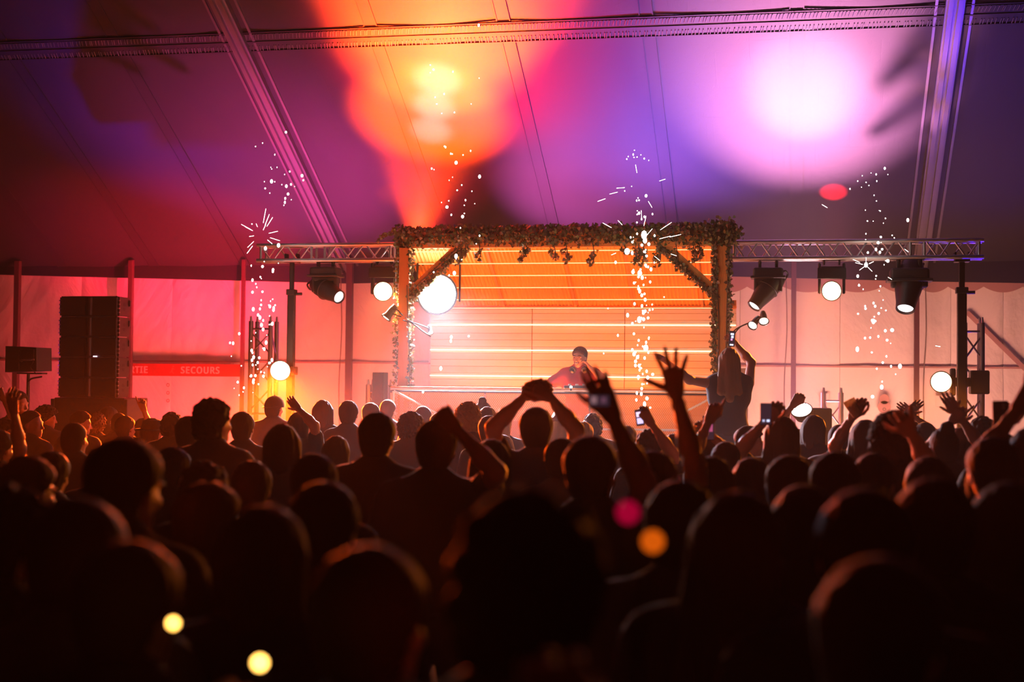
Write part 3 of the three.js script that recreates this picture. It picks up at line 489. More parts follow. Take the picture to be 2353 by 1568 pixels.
// ------------------------------------------------------------------ ivy
{
  const leafGeo = (() => { const s = new THREE.Shape(); s.moveTo(0, 0); s.bezierCurveTo(0.5, 0.05, 0.62, 0.3, 0.42, 0.52); s.bezierCurveTo(0.34, 0.78, 0.1, 0.85, 0, 1.05); s.bezierCurveTo(-0.1, 0.85, -0.34, 0.78, -0.42, 0.52); s.bezierCurveTo(-0.62, 0.3, -0.5, 0.05, 0, 0); const g = new THREE.ShapeGeometry(s, 3), p = g.attributes.position; for (let i = 0; i < p.count; i++) p.setZ(i, 0.28 * Math.abs(p.getX(i)) - 0.12 * p.getY(i) ** 2); g.computeVertexNormals(); return g; })();
  const ivy = (label, origin, count, size, gen, stems) => {
    const t = thing('ivy_garland', label, 'ivy', origin), im = new THREE.InstancedMesh(leafGeo, M.leaf, count), m4 = new THREE.Matrix4(), q = new THREE.Quaternion(), e = new THREE.Euler(), c = new THREE.Color();
    for (let i = 0; i < count; i++) { const p = gen(i), s = size * rr(0.65, 1.25); e.set(rr(-1.1, 0.9), rr(-1.2, 1.2), rr(0, 6.28)); q.setFromEuler(e); m4.compose(p, q, V(s, s, s)); im.setMatrixAt(i, m4); c.setRGB(rr(0.7, 1.5), rr(0.65, 1.35), rr(0.6, 1.2)); im.setColorAt(i, c); }
    im.name = 'leaves'; im.userData.kind = 'stuff'; shade(im); t.add(im);
    for (const s of stems) part('stem', tube(s, 0.006, 20, 5), M.stem, t);
  };
  const W = bxR - bxL, by = 0.03, gauss = () => (rnd() + rnd() + rnd() - 1.5) * 0.8;
  ivy('thick ivy garland along the front beam of the booth', [bxL, beamY, -FRONT], 5200, 0.042, () => { const u = rnd(), x = -0.12 + u * (W + 0.2), lump = 0.10 + 0.035 * fbm(x * 2.3, 3, 1) ; const a = rr(0, 6.28), r = lump * Math.sqrt(rr(0.25, 1)) * 1.05; return V(x, by + Math.sin(a) * r * 1.15 + 0.02, Math.cos(a) * r * 0.9 + 0.03); }, [[V(0, by, 0.06), V(W * 0.3, by + 0.04, 0.09), V(W * 0.7, by - 0.02, 0.08), V(W, by + 0.03, 0.06)]]);
  const drops = []; for (let i = 0; i < 17; i++) { const x = i < 9 ? rr(0.2, W * 0.75) : rr(W * 0.72, W - 0.05), L = i < 9 ? rr(0.06, 0.24) : rr(0.12, 0.42); drops.push([x, L]); }
  ivy('loose ivy tendrils hanging below the booth beam', [bxL, beamY - 0.1, -FRONT], 620, 0.036, (i) => { const [x, L] = drops[i % drops.length], u = rnd(); return V(x + 0.04 * gauss() + 0.03 * Math.sin(u * 5 + x * 9), -u * L, 0.05 + 0.03 * gauss()); }, drops.map(([x, L]) => [V(x, 0.05, 0.06), V(x + 0.02, -L * 0.5, 0.06), V(x - 0.01, -L, 0.05)]));
  const H = beamY - DECK;
  ivy('ivy climbing the right timber post of the booth', [bxR, DECK, -FRONT], 1500, 0.036, () => { const y = H * Math.sqrt(rr(0.14, 1)), s = rnd() < 0.74 ? -1 : 1, n = fbm(y * 3.1, s * 2, 4); return V(s * (0.055 + Math.abs(gauss()) * (0.06 + 0.08 * Math.max(0, n))), y, 0.05 + 0.05 * gauss()); }, [[V(-0.05, 0.3, 0.07), V(-0.08, 1.0, 0.08), V(-0.03, 1.8, 0.07), V(-0.06, 2.6, 0.07)], [V(0.06, 0.9, 0.07), V(0.05, 1.7, 0.07), V(0.07, 2.7, 0.07)]]);
  ivy('bushy ivy clump crowning the right corner of the booth', [bxR, beamY, -FRONT], 900, 0.042, () => V(0.02 + 0.13 * gauss() * 1.5, 0.06 + 0.10 * gauss() * 1.5, 0.06 + 0.08 * gauss()), [[V(-0.1, 0, 0.05), V(0.02, 0.12, 0.08), V(0.12, 0.02, 0.05)]]);
  ivy('ivy trailing down the right knee brace of the booth', [bxR, beamY, -FRONT], 420, 0.034, () => { const u = rnd(); return V(-0.70 + u * 0.68 - 0.02 + 0.035 * gauss(), -0.02 - u * 0.62 - 0.05 + 0.05 * gauss(), 0.06 + 0.03 * gauss()); }, [[V(-0.7, -0.05, 0.06), V(-0.35, -0.40, 0.07), V(-0.02, -0.66, 0.06)]]);
  ivy('pale washed-out ivy climbing the left booth post', [bxL, DECK, -FRONT], 1000, 0.034, () => { const y = H * rr(0.12, 1), s = rnd() < 0.55 ? 1 : -1; return V(s * (0.06 + Math.abs(gauss()) * 0.07), y, 0.05 + 0.05 * gauss()); }, [[V(0.06, 0.4, 0.07), V(0.09, 1.2, 0.08), V(0.04, 2.4, 0.07)]]);
  ivy('dark ivy clump along the left knee brace behind the glaring white lamp', [bxL, beamY, -FRONT], 700, 0.04, () => { const u = rnd(); return V(0.06 + u * 0.66 + 0.05 * gauss(), -0.66 + u * 0.62 + 0.06 * gauss(), 0.02 + 0.05 * gauss()); }, [[V(0.02, -0.64, 0.05), V(0.4, -0.3, 0.06), V(0.7, -0.03, 0.06)]]);
  const tip = P(866, 556, FRONT).sub(V(bxL, beamY, -FRONT));
  ivy('wispy ivy sprig sticking out left of the booth beam', [bxL, beamY, -FRONT], 90, 0.034, () => { const u = rnd(); return V(tip.x * u + 0.015 * gauss(), tip.y * u + 0.09 * Math.sin(u * 3.1) + 0.02 * gauss(), 0.03 + 0.02 * gauss()); }, [[V(0, 0.02, 0.03), V(tip.x * 0.5, tip.y * 0.5 + 0.09, 0.03), V(tip.x, tip.y, 0.03)]]);
}
// ------------------------------------------------------------------ unseen lamps added on ground, poles and booth roof to light the tent
function unseenUpLamp(at, to, label, color, beams, r = 0.09, faceK = 8) {
  const t = thing('unseen_up_light', label, 'stage lamp', at), d = to.clone().sub(at).normalize();
  part('drum', aim(lathe([[0.001, -1.1], [0.6, -1.05], [0.9, -0.6], [1.05, 0], [1.05, 0.12], [0.95, 0.12], [0.95, 0.0], [0.001, 0]].map((p) => [p[0] * r, p[1] * r]), 22), d, V(0, 0, 0)), M.black, t);
  part('lamp_face', aim(cyl(0.93 * r, 0.93 * r, 0.02, 22, 0, 0.012, 0), d, V(0, 0, 0)), glow('unseen_up_light_glow', color, faceK), t);
  part('floor_bracket', [rbox(2.6 * r, 0.02, 1.6 * r, 0.004, 0, -1.35 * r, 0), ...[-1, 1].map((s) => rbox(0.012, 1.5 * r, 0.05, 0.003, s * 1.18 * r, -0.62 * r, 0))], M.blackMetal, t);
  for (const b of beams) spot(t, 'unseen_up_light_beam', d.clone().multiplyScalar(0.05), (b.to ? b.to : to).clone().sub(at), b.color, b.power, b.angle, b.penumbra ?? 1, b.radius ?? 3);
  return t;
}
const roofTop = (z) => beamY + 0.02 + (PY(704, BACK, 1300) - beamY - 0.02) * (-z - FRONT) / (BACK - FRONT);
{ // unseen on the booth roof behind the garland, placed for the orange roof patch
  const z = -16.62, x = onRoof(992, 250).x, y = roofTop(z) + 0.16;
  unseenUpLamp(V(x, y, z), onRoof(992, 240), 'unseen orange lamp on the booth roof behind the ivy', [1, 0.4, 0.05], [
    ...[[1004, 185], [997, 245], [990, 300]].map((p) => ({ color: [1.0, 0.46, 0.42], power: 170, angle: 0.17, penumbra: 0.7, to: onRoof(...p) })),
    ...[[1010, 20], [1000, 130], [992, 270]].map((p) => ({ color: [1.0, 0.048, 0.0], power: 1500, angle: 0.54, penumbra: 0.4, to: onRoof(...p) })),
    { color: [1.0, 0.01, 0.07], power: 520, angle: 0.85, penumbra: 0.9, to: onRoof(1080, 150) }]);
}
unseenUpLamp(P(1838, 1000, 18.7).setY(0.14), onRoof(1850, 215), 'unseen pink-white lamp added on the ground right of the stage to light the roof', [1, 0.8, 0.9], [  // added out of sight to throw the pink-white roof patch
  { color: [1.0, 0.80, 0.72], power: 480, angle: 0.16, penumbra: 1 },
  { color: [1.0, 0.30, 0.62], power: 1400, angle: 0.36, penumbra: 1 }]);
unseenUpLamp(P(1500, 800, 18.3).setY(2.2), onRoof(1560, 200), 'unseen violet lamp added on a pole behind the booth wall, right', [0.5, 0.3, 1], [{ color: [0.26, 0.10, 0.80], power: 230, angle: 0.95, penumbra: 1 }]);  // added flood that tints the roof violet
unseenUpLamp(P(1180, 800, 18.5).setY(2.2), onRoof(1340, 430), 'unseen magenta lamp added on a pole behind the booth wall, left', [1, 0.2, 0.7], [{ color: [1.0, 0.12, 0.60], power: 130, angle: 0.62, penumbra: 1 }]);  // added to brighten the lower middle of the roof
unseenUpLamp(P(120, 800, 18.2).setY(0.14), onRoof(420, 180), 'unseen deep blue fill lamp added on the ground behind the speaker stack', [0.1, 0.1, 1], [{ color: [0.10, 0.01, 1.0], power: 60, angle: 0.5, penumbra: 1 }]);  // added blue fill that turns the dark roof navy on the left
unseenUpLamp(P(2330, 800, 17.7).setY(0.14), onRoof(2270, 250), 'unseen deep blue fill lamp added on the ground behind the right truss tower', [0.1, 0.1, 1], [{ color: [0.06, 0.01, 1.0], power: 45, angle: 0.7, penumbra: 1 }]);  // added blue fill for the dark roof on the right
unseenUpLamp(P(800, 800, 18.3).setY(0.14), onRoof(660, 390), 'unseen magenta lamp added on the ground behind the short left truss', [1, 0.2, 0.6], [{ color: [0.80, 0.05, 0.36], power: 430, angle: 0.5, penumbra: 1 }]);  // added flood that tints the left roof magenta
unseenUpLamp(P(700, 800, 17.5).setY(0.14), onRoof(430, 560), 'unseen crimson lamp added on the ground behind the left truss tower', [1, 0.1, 0.2], [{ color: [1.0, 0.004, 0.05], power: 480, angle: 0.42, penumbra: 1 }]);  // added flood in place of the red beams in the haze
unseenUpLamp(P(1915, 1000, 17.6).setY(0.10), onRoof(1915, 442), 'unseen small red lamp added behind the short right tower for a lens flare spot', [1, 0.05, 0.05], [{ color: [1.0, 0.01, 0.02], power: 1700, angle: 0.045, penumbra: 0.4, radius: 0.5 }], 0.06);  // added lamp; its narrow spot imitates a red lens flare ghost
{ const z = -16.9, x = onRoof(905, 445).x; unseenUpLamp(V(Math.max(x, bxL + 0.1), roofTop(z) + 0.12, z), onRoof(903, 445), 'unseen small red lamp added on the left end of the booth roof for a lens flare spot', [1, 0.1, 0.02], [{ color: [1.0, 0.06, 0.0], power: 110, angle: 0.10, penumbra: 0.5, radius: 0.5 }], 0.06); }  // added lamp; its spot imitates the lens flare ghost at left
for (const [px, py, z, h, what] of [[1500, 800, 18.3, 2.2, 'violet'], [1180, 800, 18.5, 2.2, 'magenta']]) { const p = P(px, py, z), t = thing('added_lamp_pole', `unseen pole added behind the booth wall to carry the ${what} lamp`, 'stand', [p.x, 0, -z]); part('pole', rod(V(0, 0.04, 0), V(0, h - 0.14, 0), 0.02, 10), M.blackMetal, t); part('base', cyl(0.25, 0.27, 0.04, 20, 0, 0.02, 0), M.blackMetal, t); }  // poles added to carry the two unseen lamps

function addedWashBar(px, D, to, w, label, L) {  // bars added out of sight to light the rear wall
  const p = P(px, 1100, D), t = thing('added_wash_bar', label, 'stage lamp', [p.x, 0.42, -D]);
  part('housing', rbox(w, 0.10, 0.12, 0.012, 0, 0, 0.0), M.black, t); part('lamp_face', rbox(w - 0.06, 0.08, 0.012, 0.004, 0, 0.01, -0.062), glow('added_wash_bar_glow', L.color, 10), t);
  for (const s of [-1, 1]) part('foot', rbox(0.05, 0.40, 0.14, 0.01, s * (w / 2 - 0.1), -0.22, 0), M.blackMetal, t);
  panelLight(t, 'added_wash_bar_light', V(0, 0.01, -0.075), to.clone().sub(t.position), L.color, L.power, w - 0.06, 0.08);
}
addedWashBar(1800, 17.9, P(1800, 760, WALL), 1.6, 'unseen salmon wash bar added to light the rear wall right of the stage', RIG.wallRight);
addedWashBar(2180, 17.9, P(2180, 760, WALL), 1.6, 'unseen salmon wash bar added to light the rear wall at the far right', RIG.wallRight);
addedWashBar(300, 18.2, P(200, 760, WALL), 1.8, 'unseen red wash bar added to light the rear wall behind the speaker stack', RIG.wallFarLeft);
addedWashBar(640, 18.0, P(600, 760, WALL), 1.8, 'unseen orange wash bar added to light the rear wall left of the stage', RIG.wallOrange);
addedWashBar(900, 18.2, P(880, 760, WALL), 1.2, 'unseen red wash bar added to light the rear wall by the booth', RIG.wallLeft);

// the tilted pale wash lamp among the crowd's hands
{ const c = P(1842, 944, 16.6); washLamp(c, V(-0.16, 0.72, 0.62), 23 * kR, 'pale round wash lamp tilted upward at the right, above the raised fist', GL.pale, { light: { color: [1, 0.5, 0.5], power: 16, angle: 0.8, penumbra: 1 } });
  const t = thing('lamp_case', 'dark lamp control case behind the tilted pale wash lamp', 'case', [P(1886, 958, 17.0).x, 0, -17.0]), y = PY(938, 17.0, 1886); part('case', rbox(50 * kR, 0.26, 0.3, 0.02, 0, y - 0.13, 0), M.black, t); part('pedestal', rbox(0.2, y - 0.26, 0.2, 0.01, 0, (y - 0.26) / 2, 0), M.blackMetal, t);
  const b = thing('lamp_pedestal', 'black pedestal carrying the tilted pale wash lamp', 'stand', [c.x, 0, -16.6]); part('column', rbox(0.18, c.y - 0.22, 0.18, 0.01, 0, (c.y - 0.22) / 2, 0), M.blackMetal, b); part('fork', [-1, 1].map((s) => rbox(0.02, 0.24, 0.06, 0.004, s * 0.14, c.y - 0.11, 0)).concat([rbox(0.3, 0.02, 0.08, 0.004, 0, c.y - 0.22, 0)]), M.blackMetal, b); }

// ------------------------------------------------------------------ firework fountains: machine on the ground, sparks in the air
{
  const SZ = 0.78, star = new THREE.OctahedronGeometry(1, 1), dash = new THREE.CapsuleGeometry(0.35, 1, 3, 6);
  const fountain = (px, D, label, list) => {
    const g = P(px, 990, D), t = thing('firework_fountain', label, 'firework', [g.x, 0, -D]), k = D / 3300;
    part('machine', [rbox(0.26, 0.2, 0.22, 0.015, 0, 0.1, 0), cyl(0.04, 0.05, 0.08, 14, 0, 0.23, 0)], M.black, t);
    for (const [x, y, r, a, l] of list) { const p = P(x, y, D + rr(-0.25, 0.25)).sub(t.position), m = shade(new THREE.Mesh(l ? dash : star, GL.spark)); m.name = 'spark'; m.castShadow = false; m.position.copy(p); if (l) { m.scale.set(r * k * 1.3 * SZ, l * k * 0.72, r * k * 1.3 * SZ); m.rotation.z = a; } else m.scale.set(r * k * SZ, r * k * SZ * rr(1, 1.7), r * k * SZ); t.add(m); }
    const l = new THREE.PointLight(lin([1, 0.6, 0.35]), 0.3, 0, 2); l.name = 'firework_glow'; l.castShadow = true; l.shadow.radius = 8; l.position.copy(P(px, 800, D).sub(t.position)); t.add(l);
  };
  const column = (n, cx, y0, y1, spread, sz) => { const o = []; for (let i = 0; i < n; i++) { const u = rnd(), y = y0 + (y1 - y0) * u; o.push([cx(y) + (rnd() + rnd() - 1) * spread(y), y, rr(0.9, sz), 0, 0]); } return o; };
  const rays = (cx, cy, list) => list.map(([dx, dy, l]) => [cx + dx, cy + dy, 1.0, Math.atan2(-dx, -dy) , l]);
  fountain(606, 15.6, 'white spark fountain left of the short truss with a starburst on top', [
    ...column(58, (y) => 606 - (y > 740 ? (y - 740) * 0.10 : 0), 610, 885, (y) => 42 - 0.03 * (y - 610), 4.2), ...column(14, () => 560, 760, 910, () => 40, 3.6),
    ...column(9, () => 640, 390, 470, () => 70, 3), ...column(14, () => 620, 300, 620, () => 70, 1.6), [624, 417, 4.5, 0, 0], [658, 428, 4, 0, 0], [694, 404, 4, 0, 0], [662, 446, 4, 0, 0], [657, 304, 3.5, 0, 0], [640, 564, 5, 0, 0], [610, 571, 4.5, 0, 0],
    ...rays(600, 540, [[8, -44, 30], [14, -35, 24], [20, -30, 22], [-34, -18, 24], [-28, -14, 18], [28, -6, 20], [32, 10, 22], [20, 16, 14], [-24, 22, 18], [-26, 34, 20], [-22, 3, 10], [8, -18, 14], [-10, -22, 8]])]);
  fountain(1022, 15.15, 'sparse spark fountain in front of the glaring white lamp', [...column(15, () => 1050, 330, 640, () => 70, 2.6), ...column(22, () => 1040, 130, 520, () => 75, 2.0), [1048, 374, 4.5, 0, 0], [1102, 406, 4, 0, 0], [1027, 476, 4.5, 0, 0], [1063, 498, 4.5, 0, 0], [1037, 775, 4, 0, 0], [1036, 784, 3.5, 0, 0], [1077, 773, 3.2, 0, 0], [1013, 847, 4, 0, 0], [1048, 589, 5, 0, 0], [1044, 628, 5, 0, 0], [1100, 58, 3, 0, 0], [996, 160, 2.6, 0, 0], [972, 901, 3, 0, 0]]);
  fountain(1468, 15.15, 'tall dense spark fountain in front of the booth', [...column(74, (y) => 1474, 600, 950, (y) => 36 - 0.02 * (y - 600), 4.6), ...column(16, () => 1470, 600, 840, () => 85, 3.2), ...column(22, () => 1474, 450, 600, () => 38, 4), ...column(14, () => 1462, 345, 470, () => 40, 2.0), [1480, 540, 8.5, 0, 0], [1441, 578, 8, 0, 0], [1482, 553, 6, 0, 0], [1484, 800, 7, 0, 0], [1470, 628, 6.5, 0, 0], [1469, 735, 6, 0, 0],
    ...rays(1470, 560, [[-75, -42, 20], [-45, -48, 12], [60, -40, 26], [58, -14, 22], [12, -52, 20], [82, -18, 22], [40, 34, 14], [78, 26, 12], [-60, 24, 10], [22, -26, 18]]), ...rays(1470, 430, [[-60, 14, 16], [-88, 30, 16], [52, -16, 12], [-8, -42, 16], [-44, 2, 16], [24, 40, 14], [4, 64, 18]])]);
  fountain(2010, 15.8, 'thin spark fountain before the right truss', [...column(40, (y) => 2010 + (y - 700) * 0.10, 560, 900, (y) => 46, 3.4), ...column(24, () => 2010, 380, 560, () => 60, 1.8), [2033, 387, 2.6, 0, 0], [2086, 506, 3.6, 0, 0], [2024, 545, 3, 0, 0], [1990, 609, 5, 0, 0], [2018, 558, 4, 0, 0], [2040, 600, 4.5, 0, 0], [2007, 739, 5, 0, 0], [2050, 759, 5, 0, 0], [1970, 803, 4.5, 0, 0], [2068, 842, 5, 0, 0], [2026, 890, 4.5, 0, 0], [2005, 912, 4.5, 0, 0],
    ...rays(1990, 610, [[0, -8, 16], [-8, 6, 14], [8, 8, 14], [-16, -4, 14], [12, -6, 10], [-22, -10, 14]]), [2155, 796, 1, 1.4, 9], [2083, 576, 1, 0.9, 9], [1895, 474, 1, 1.0, 12], [2045, 640, 1, 1.0, 9]]);
}
// ------------------------------------------------------------------ people
// Distances to bones are joined by a smooth minimum and meshed by surface nets, so that every body is one continuous surface.
function surfaceNets(f, lo, hi, c) {
  const n = [0, 1, 2].map((i) => Math.ceil((hi[i] - lo[i]) / c) + 1), [nx, ny, nz] = n, val = new Float32Array(nx * ny * nz), B = 4, at = (i, j, k) => (k * ny + j) * nx + i;
  for (let K = 0; K < nz; K += B) for (let J = 0; J < ny; J += B) for (let I = 0; I < nx; I += B) {
    const m = f(lo[0] + (I + 1.5) * c, lo[1] + (J + 1.5) * c, lo[2] + (K + 1.5) * c), far = Math.abs(m) > c * 4.2;
    for (let k = K; k < Math.min(K + B, nz); k++) for (let j = J; j < Math.min(J + B, ny); j++) for (let i = I; i < Math.min(I + B, nx); i++) val[at(i, j, k)] = far ? m : f(lo[0] + i * c, lo[1] + j * c, lo[2] + k * c);
  }
  const vid = new Int32Array(nx * ny * nz).fill(-1), pos = [], idx = [], E = [[0, 1], [2, 3], [4, 5], [6, 7], [0, 2], [1, 3], [4, 6], [5, 7], [0, 4], [1, 5], [2, 6], [3, 7]], v = new Float32Array(8);
  for (let k = 0; k + 1 < nz; k++) for (let j = 0; j + 1 < ny; j++) for (let i = 0; i + 1 < nx; i++) {
    let mask = 0; for (let q = 0; q < 8; q++) { v[q] = val[at(i + (q & 1), j + ((q >> 1) & 1), k + (q >> 2))]; if (v[q] < 0) mask |= 1 << q; }
    if (mask === 0 || mask === 255) continue;
    let x = 0, y = 0, z = 0, m = 0;
    for (const [a, b] of E) if ((v[a] < 0) !== (v[b] < 0)) { const t = v[a] / (v[a] - v[b]); x += (a & 1) + t * ((b & 1) - (a & 1)); y += ((a >> 1) & 1) + t * (((b >> 1) & 1) - ((a >> 1) & 1)); z += (a >> 2) + t * ((b >> 2) - (a >> 2)); m++; }
    vid[at(i, j, k)] = pos.length / 3; pos.push(lo[0] + (i + x / m) * c, lo[1] + (j + y / m) * c, lo[2] + (k + z / m) * c);
  }
  const quad = (a, b, d, e, flip) => { if (a < 0 || b < 0 || d < 0 || e < 0) return; if (flip) idx.push(a, d, b, a, e, d); else idx.push(a, b, d, a, d, e); };
  for (let k = 1; k + 1 < nz; k++) for (let j = 1; j + 1 < ny; j++) for (let i = 1; i + 1 < nx; i++) {
    const s = val[at(i, j, k)] < 0;
    if (s !== (val[at(i + 1, j, k)] < 0)) quad(vid[at(i, j - 1, k - 1)], vid[at(i, j, k - 1)], vid[at(i, j, k)], vid[at(i, j - 1, k)], !s);
    if (s !== (val[at(i, j + 1, k)] < 0)) quad(vid[at(i - 1, j, k - 1)], vid[at(i - 1, j, k)], vid[at(i, j, k)], vid[at(i, j, k - 1)], !s);
    if (s !== (val[at(i, j, k + 1)] < 0)) quad(vid[at(i - 1, j - 1, k)], vid[at(i, j - 1, k)], vid[at(i, j, k)], vid[at(i - 1, j, k)], !s);
  }
  const g = new THREE.BufferGeometry(); g.setAttribute('position', new THREE.Float32BufferAttribute(pos, 3)); g.setIndex(idx); g.computeVertexNormals(); return g;
}
const smin = (a, b, k) => { const h = Math.max(k - Math.abs(a - b), 0) / k; return Math.min(a, b) - h * h * k * 0.25; };
const bone = (a, b, ra, rb) => { const dx = b[0] - a[0], dy = b[1] - a[1], dz = b[2] - a[2]; return { a, dx, dy, dz, q: 1 / (dx * dx + dy * dy + dz * dz + 1e-9), ra, rd: rb - ra }; };
const dBone = (B, x, y, z, grow) => { const px = x - B.a[0], py = y - B.a[1], pz = z - B.a[2]; let t = (px * B.dx + py * B.dy + pz * B.dz) * B.q; t = t < 0 ? 0 : t > 1 ? 1 : t; const ex = px - t * B.dx, ey = py - t * B.dy, ez = pz - t * B.dz; return Math.sqrt(ex * ex + ey * ey + ez * ez) - B.ra - t * B.rd - grow; };
const field = (bones, k, grow = 0) => (x, y, z) => { let d = 1e3; for (let i = 0; i < bones.length; i++) { const e = dBone(bones[i], x, y, z, grow); d = d > 1 ? Math.min(d, e) : smin(d, e, k); } return d; };
const bounds = (bones, m) => { const lo = [1e9, 1e9, 1e9], hi = [-1e9, -1e9, -1e9]; for (const B of bones) for (let i = 0; i < 3; i++) { const a = B.a[i], b = a + [B.dx, B.dy, B.dz][i], r = Math.max(B.ra, B.ra + B.rd) + m; lo[i] = Math.min(lo[i], a - r, b - r); hi[i] = Math.max(hi[i], a + r, b + r); } return [lo, hi]; };
const ell = (x, y, z, cx, cy, cz, rx, ry, rz) => { const a = (x - cx) / rx, b = (y - cy) / ry, c = (z - cz) / rz, k = Math.sqrt(a * a + b * b + c * c); return (k - 1) * Math.min(rx, ry, rz); };

// head, centred between chin and crown, face towards +z
const skull = (x, y, z) => ell(x, y, z, 0, 0.026, -0.014, 0.075, 0.088, 0.094);
const headField = (smile) => (x, y, z) => {
  const ax = Math.abs(x);
  let d = skull(x, y, z);
  d = smin(d, ell(x, y, z, 0, -0.035, 0.026, 0.058, 0.078, 0.062), 0.03);                       // face and jaw
  d = smin(d, ell(x, y, z, 0, -0.092, 0.062, 0.026, 0.020, 0.022), 0.03);                        // chin
  d = smin(d, ell(ax, y, z, 0.037, -0.028 + (smile ? 0.006 : 0), 0.066, 0.022, 0.017, 0.018), 0.018);   // cheekbones
  d = smin(d, ell(ax, y, z, 0.028, 0.020, 0.079, 0.030, 0.008, 0.010), 0.014);                   // brow
  d = -smin(-d, ell(ax, y, z, 0.031, 0.002, 0.094, 0.017, 0.011, 0.012), 0.008);                 // eye sockets
  d = smin(d, ell(ax, y, z, 0.031, 0.002, 0.077, 0.013, 0.010, 0.010), 0.004);                   // eyes
  d = smin(d, dBone(NOSE, x, y, z, 0), 0.010); d = smin(d, ell(ax, y, z, 0.010, -0.036, 0.094, 0.009, 0.007, 0.010), 0.006);
  d = smin(d, ell(x, y, z, 0, -0.058, 0.086, smile ? 0.030 : 0.022, 0.006, 0.008), 0.008); d = smin(d, ell(x, y, z, 0, -0.072, 0.083, smile ? 0.024 : 0.018, 0.006, 0.008), 0.008);   // lips
  d = smin(d, ell(ax, y, z, 0.077, -0.005, -0.008, 0.009, 0.030, 0.018), 0.008);                 // ears
  return smin(d, dBone(NECK, x, y, z, 0), 0.02);
};
const NOSE = bone([0, 0.012, 0.082], [0, -0.032, 0.104], 0.007, 0.011), NECK = bone([0, -0.06, -0.012], [0, -0.15, -0.02], 0.052, 0.055);
const HEADS = { near: surfaceNets(headField(false), [-0.105, -0.19, -0.125], [0.105, 0.135, 0.13], 0.0062), far: surfaceNets(headField(false), [-0.105, -0.19, -0.125], [0.105, 0.135, 0.13], 0.0085), smile: surfaceNets(headField(true), [-0.105, -0.19, -0.125], [0.105, 0.135, 0.13], 0.0036) };

// hair, in the head's axes
const strand = (x, y, z, s) => 0.0045 * noise3.noise(x * 60, y * 14 + s, z * 60);
const cutFace = (y, z, c) => Math.min(c - (0.75 * y - 0.66 * z), Math.max(z + 0.026, -0.080 - y));
const scalp = (x, y, z) => smin(skull(x, y, z), ell(x, y, z, 0, -0.034, -0.042, 0.060, 0.058, 0.054), 0.03);
const HAIR = {
  short: [(x, y, z) => Math.max(scalp(x, y, z) - 0.008 - 0.012 * Math.min(1, Math.max(0, (y + 0.03) / 0.09)) + strand(x, y, z, 0), cutFace(y, z, 0.006) + 0.01 * noise3.noise(x * 40, y * 40, z * 40)), [-0.13, -0.13, -0.16], [0.13, 0.16, 0.12]],
  crop: [(x, y, z) => Math.max(scalp(x, y, z) - 0.010, cutFace(y, z, 0.012)), [-0.13, -0.13, -0.16], [0.13, 0.16, 0.12]],
  tousled: [(x, y, z) => Math.max(scalp(x, y, z) - 0.022 + 0.014 * noise3.noise(x * 34, y * 34, z * 34), cutFace(y, z, 0.002)), [-0.15, -0.14, -0.18], [0.15, 0.19, 0.13]],
  curly: [(x, y, z) => Math.max(scalp(x, y, z) - 0.034 + 0.020 * noise3.noise(x * 46, y * 46, z * 46) + 0.008 * noise3.noise(x * 90, y * 90, z * 90), cutFace(y, z, -0.012)), [-0.18, -0.16, -0.20], [0.18, 0.21, 0.14]],
  afro: [(x, y, z) => Math.max(scalp(x, y, z) - 0.058 + 0.022 * noise3.noise(x * 36, y * 36, z * 36) + 0.010 * noise3.noise(x * 80, y * 80, z * 80), cutFace(y, z, -0.02)), [-0.18, -0.17, -0.2], [0.18, 0.22, 0.15]],
  long: [(x, y, z) => { const ax = Math.abs(x); let d = Math.max(scalp(x, y, z) - 0.016, cutFace(y, z, -0.004)); d = smin(d, dBone(LONG1, ax, y, z, 0), 0.03); d = smin(d, dBone(LONG2, x, y, z, 0), 0.04); return d + 0.006 * noise3.noise(x * 55, y * 7, z * 40); }, [-0.18, -0.48, -0.26], [0.18, 0.17, 0.13]],
  bob: [(x, y, z) => { const ax = Math.abs(x); let d = Math.max(scalp(x, y, z) - 0.018, cutFace(y, z, -0.004)); d = smin(d, dBone(BOB1, ax, y, z, 0), 0.03); d = smin(d, dBone(BOB2, x, y, z, 0), 0.04); return d + 0.006 * noise3.noise(x * 55, y * 9, z * 40); }, [-0.17, -0.24, -0.20], [0.17, 0.17, 0.13]],
  bun: [(x, y, z) => smin(Math.max(scalp(x, y, z) - 0.010 + strand(x, y, z, 3), cutFace(y, z, 0.004)), ell(x, y, z, 0, 0.128, -0.055, 0.042, 0.040, 0.042) + 0.006 * noise3.noise(x * 60, y * 60, z * 60), 0.02), [-0.13, -0.13, -0.16], [0.13, 0.20, 0.12]],
  pony: [(x, y, z) => smin(Math.max(scalp(x, y, z) - 0.010 + strand(x, y, z, 5), cutFace(y, z, 0.004)), dBone(PONY, x, y, z, 0) + 0.005 * noise3.noise(x * 60, y * 10, z * 60), 0.02), [-0.13, -0.34, -0.2], [0.13, 0.16, 0.12]],
};
const LONG1 = bone([0.062, 0.02, -0.035], [0.088, -0.31, -0.135], 0.042, 0.036), LONG2 = bone([0, 0.02, -0.07], [0, -0.37, -0.150], 0.055, 0.045), BOB1 = bone([0.062, 0.02, -0.03], [0.074, -0.12, -0.03], 0.040, 0.034), BOB2 = bone([0, 0.0, -0.06], [0, -0.13, -0.065], 0.056, 0.052), PONY = bone([0, 0.06, -0.12], [0, -0.26, -0.13], 0.026, 0.018);
const hairGeo = new Map();
const hairOf = (style) => { if (!hairGeo.has(style)) hairGeo.set(style, surfaceNets(...HAIR[style], style === 'curly' || style === 'afro' || style === 'tousled' ? 0.0065 : 0.008)); return hairGeo.get(style); };
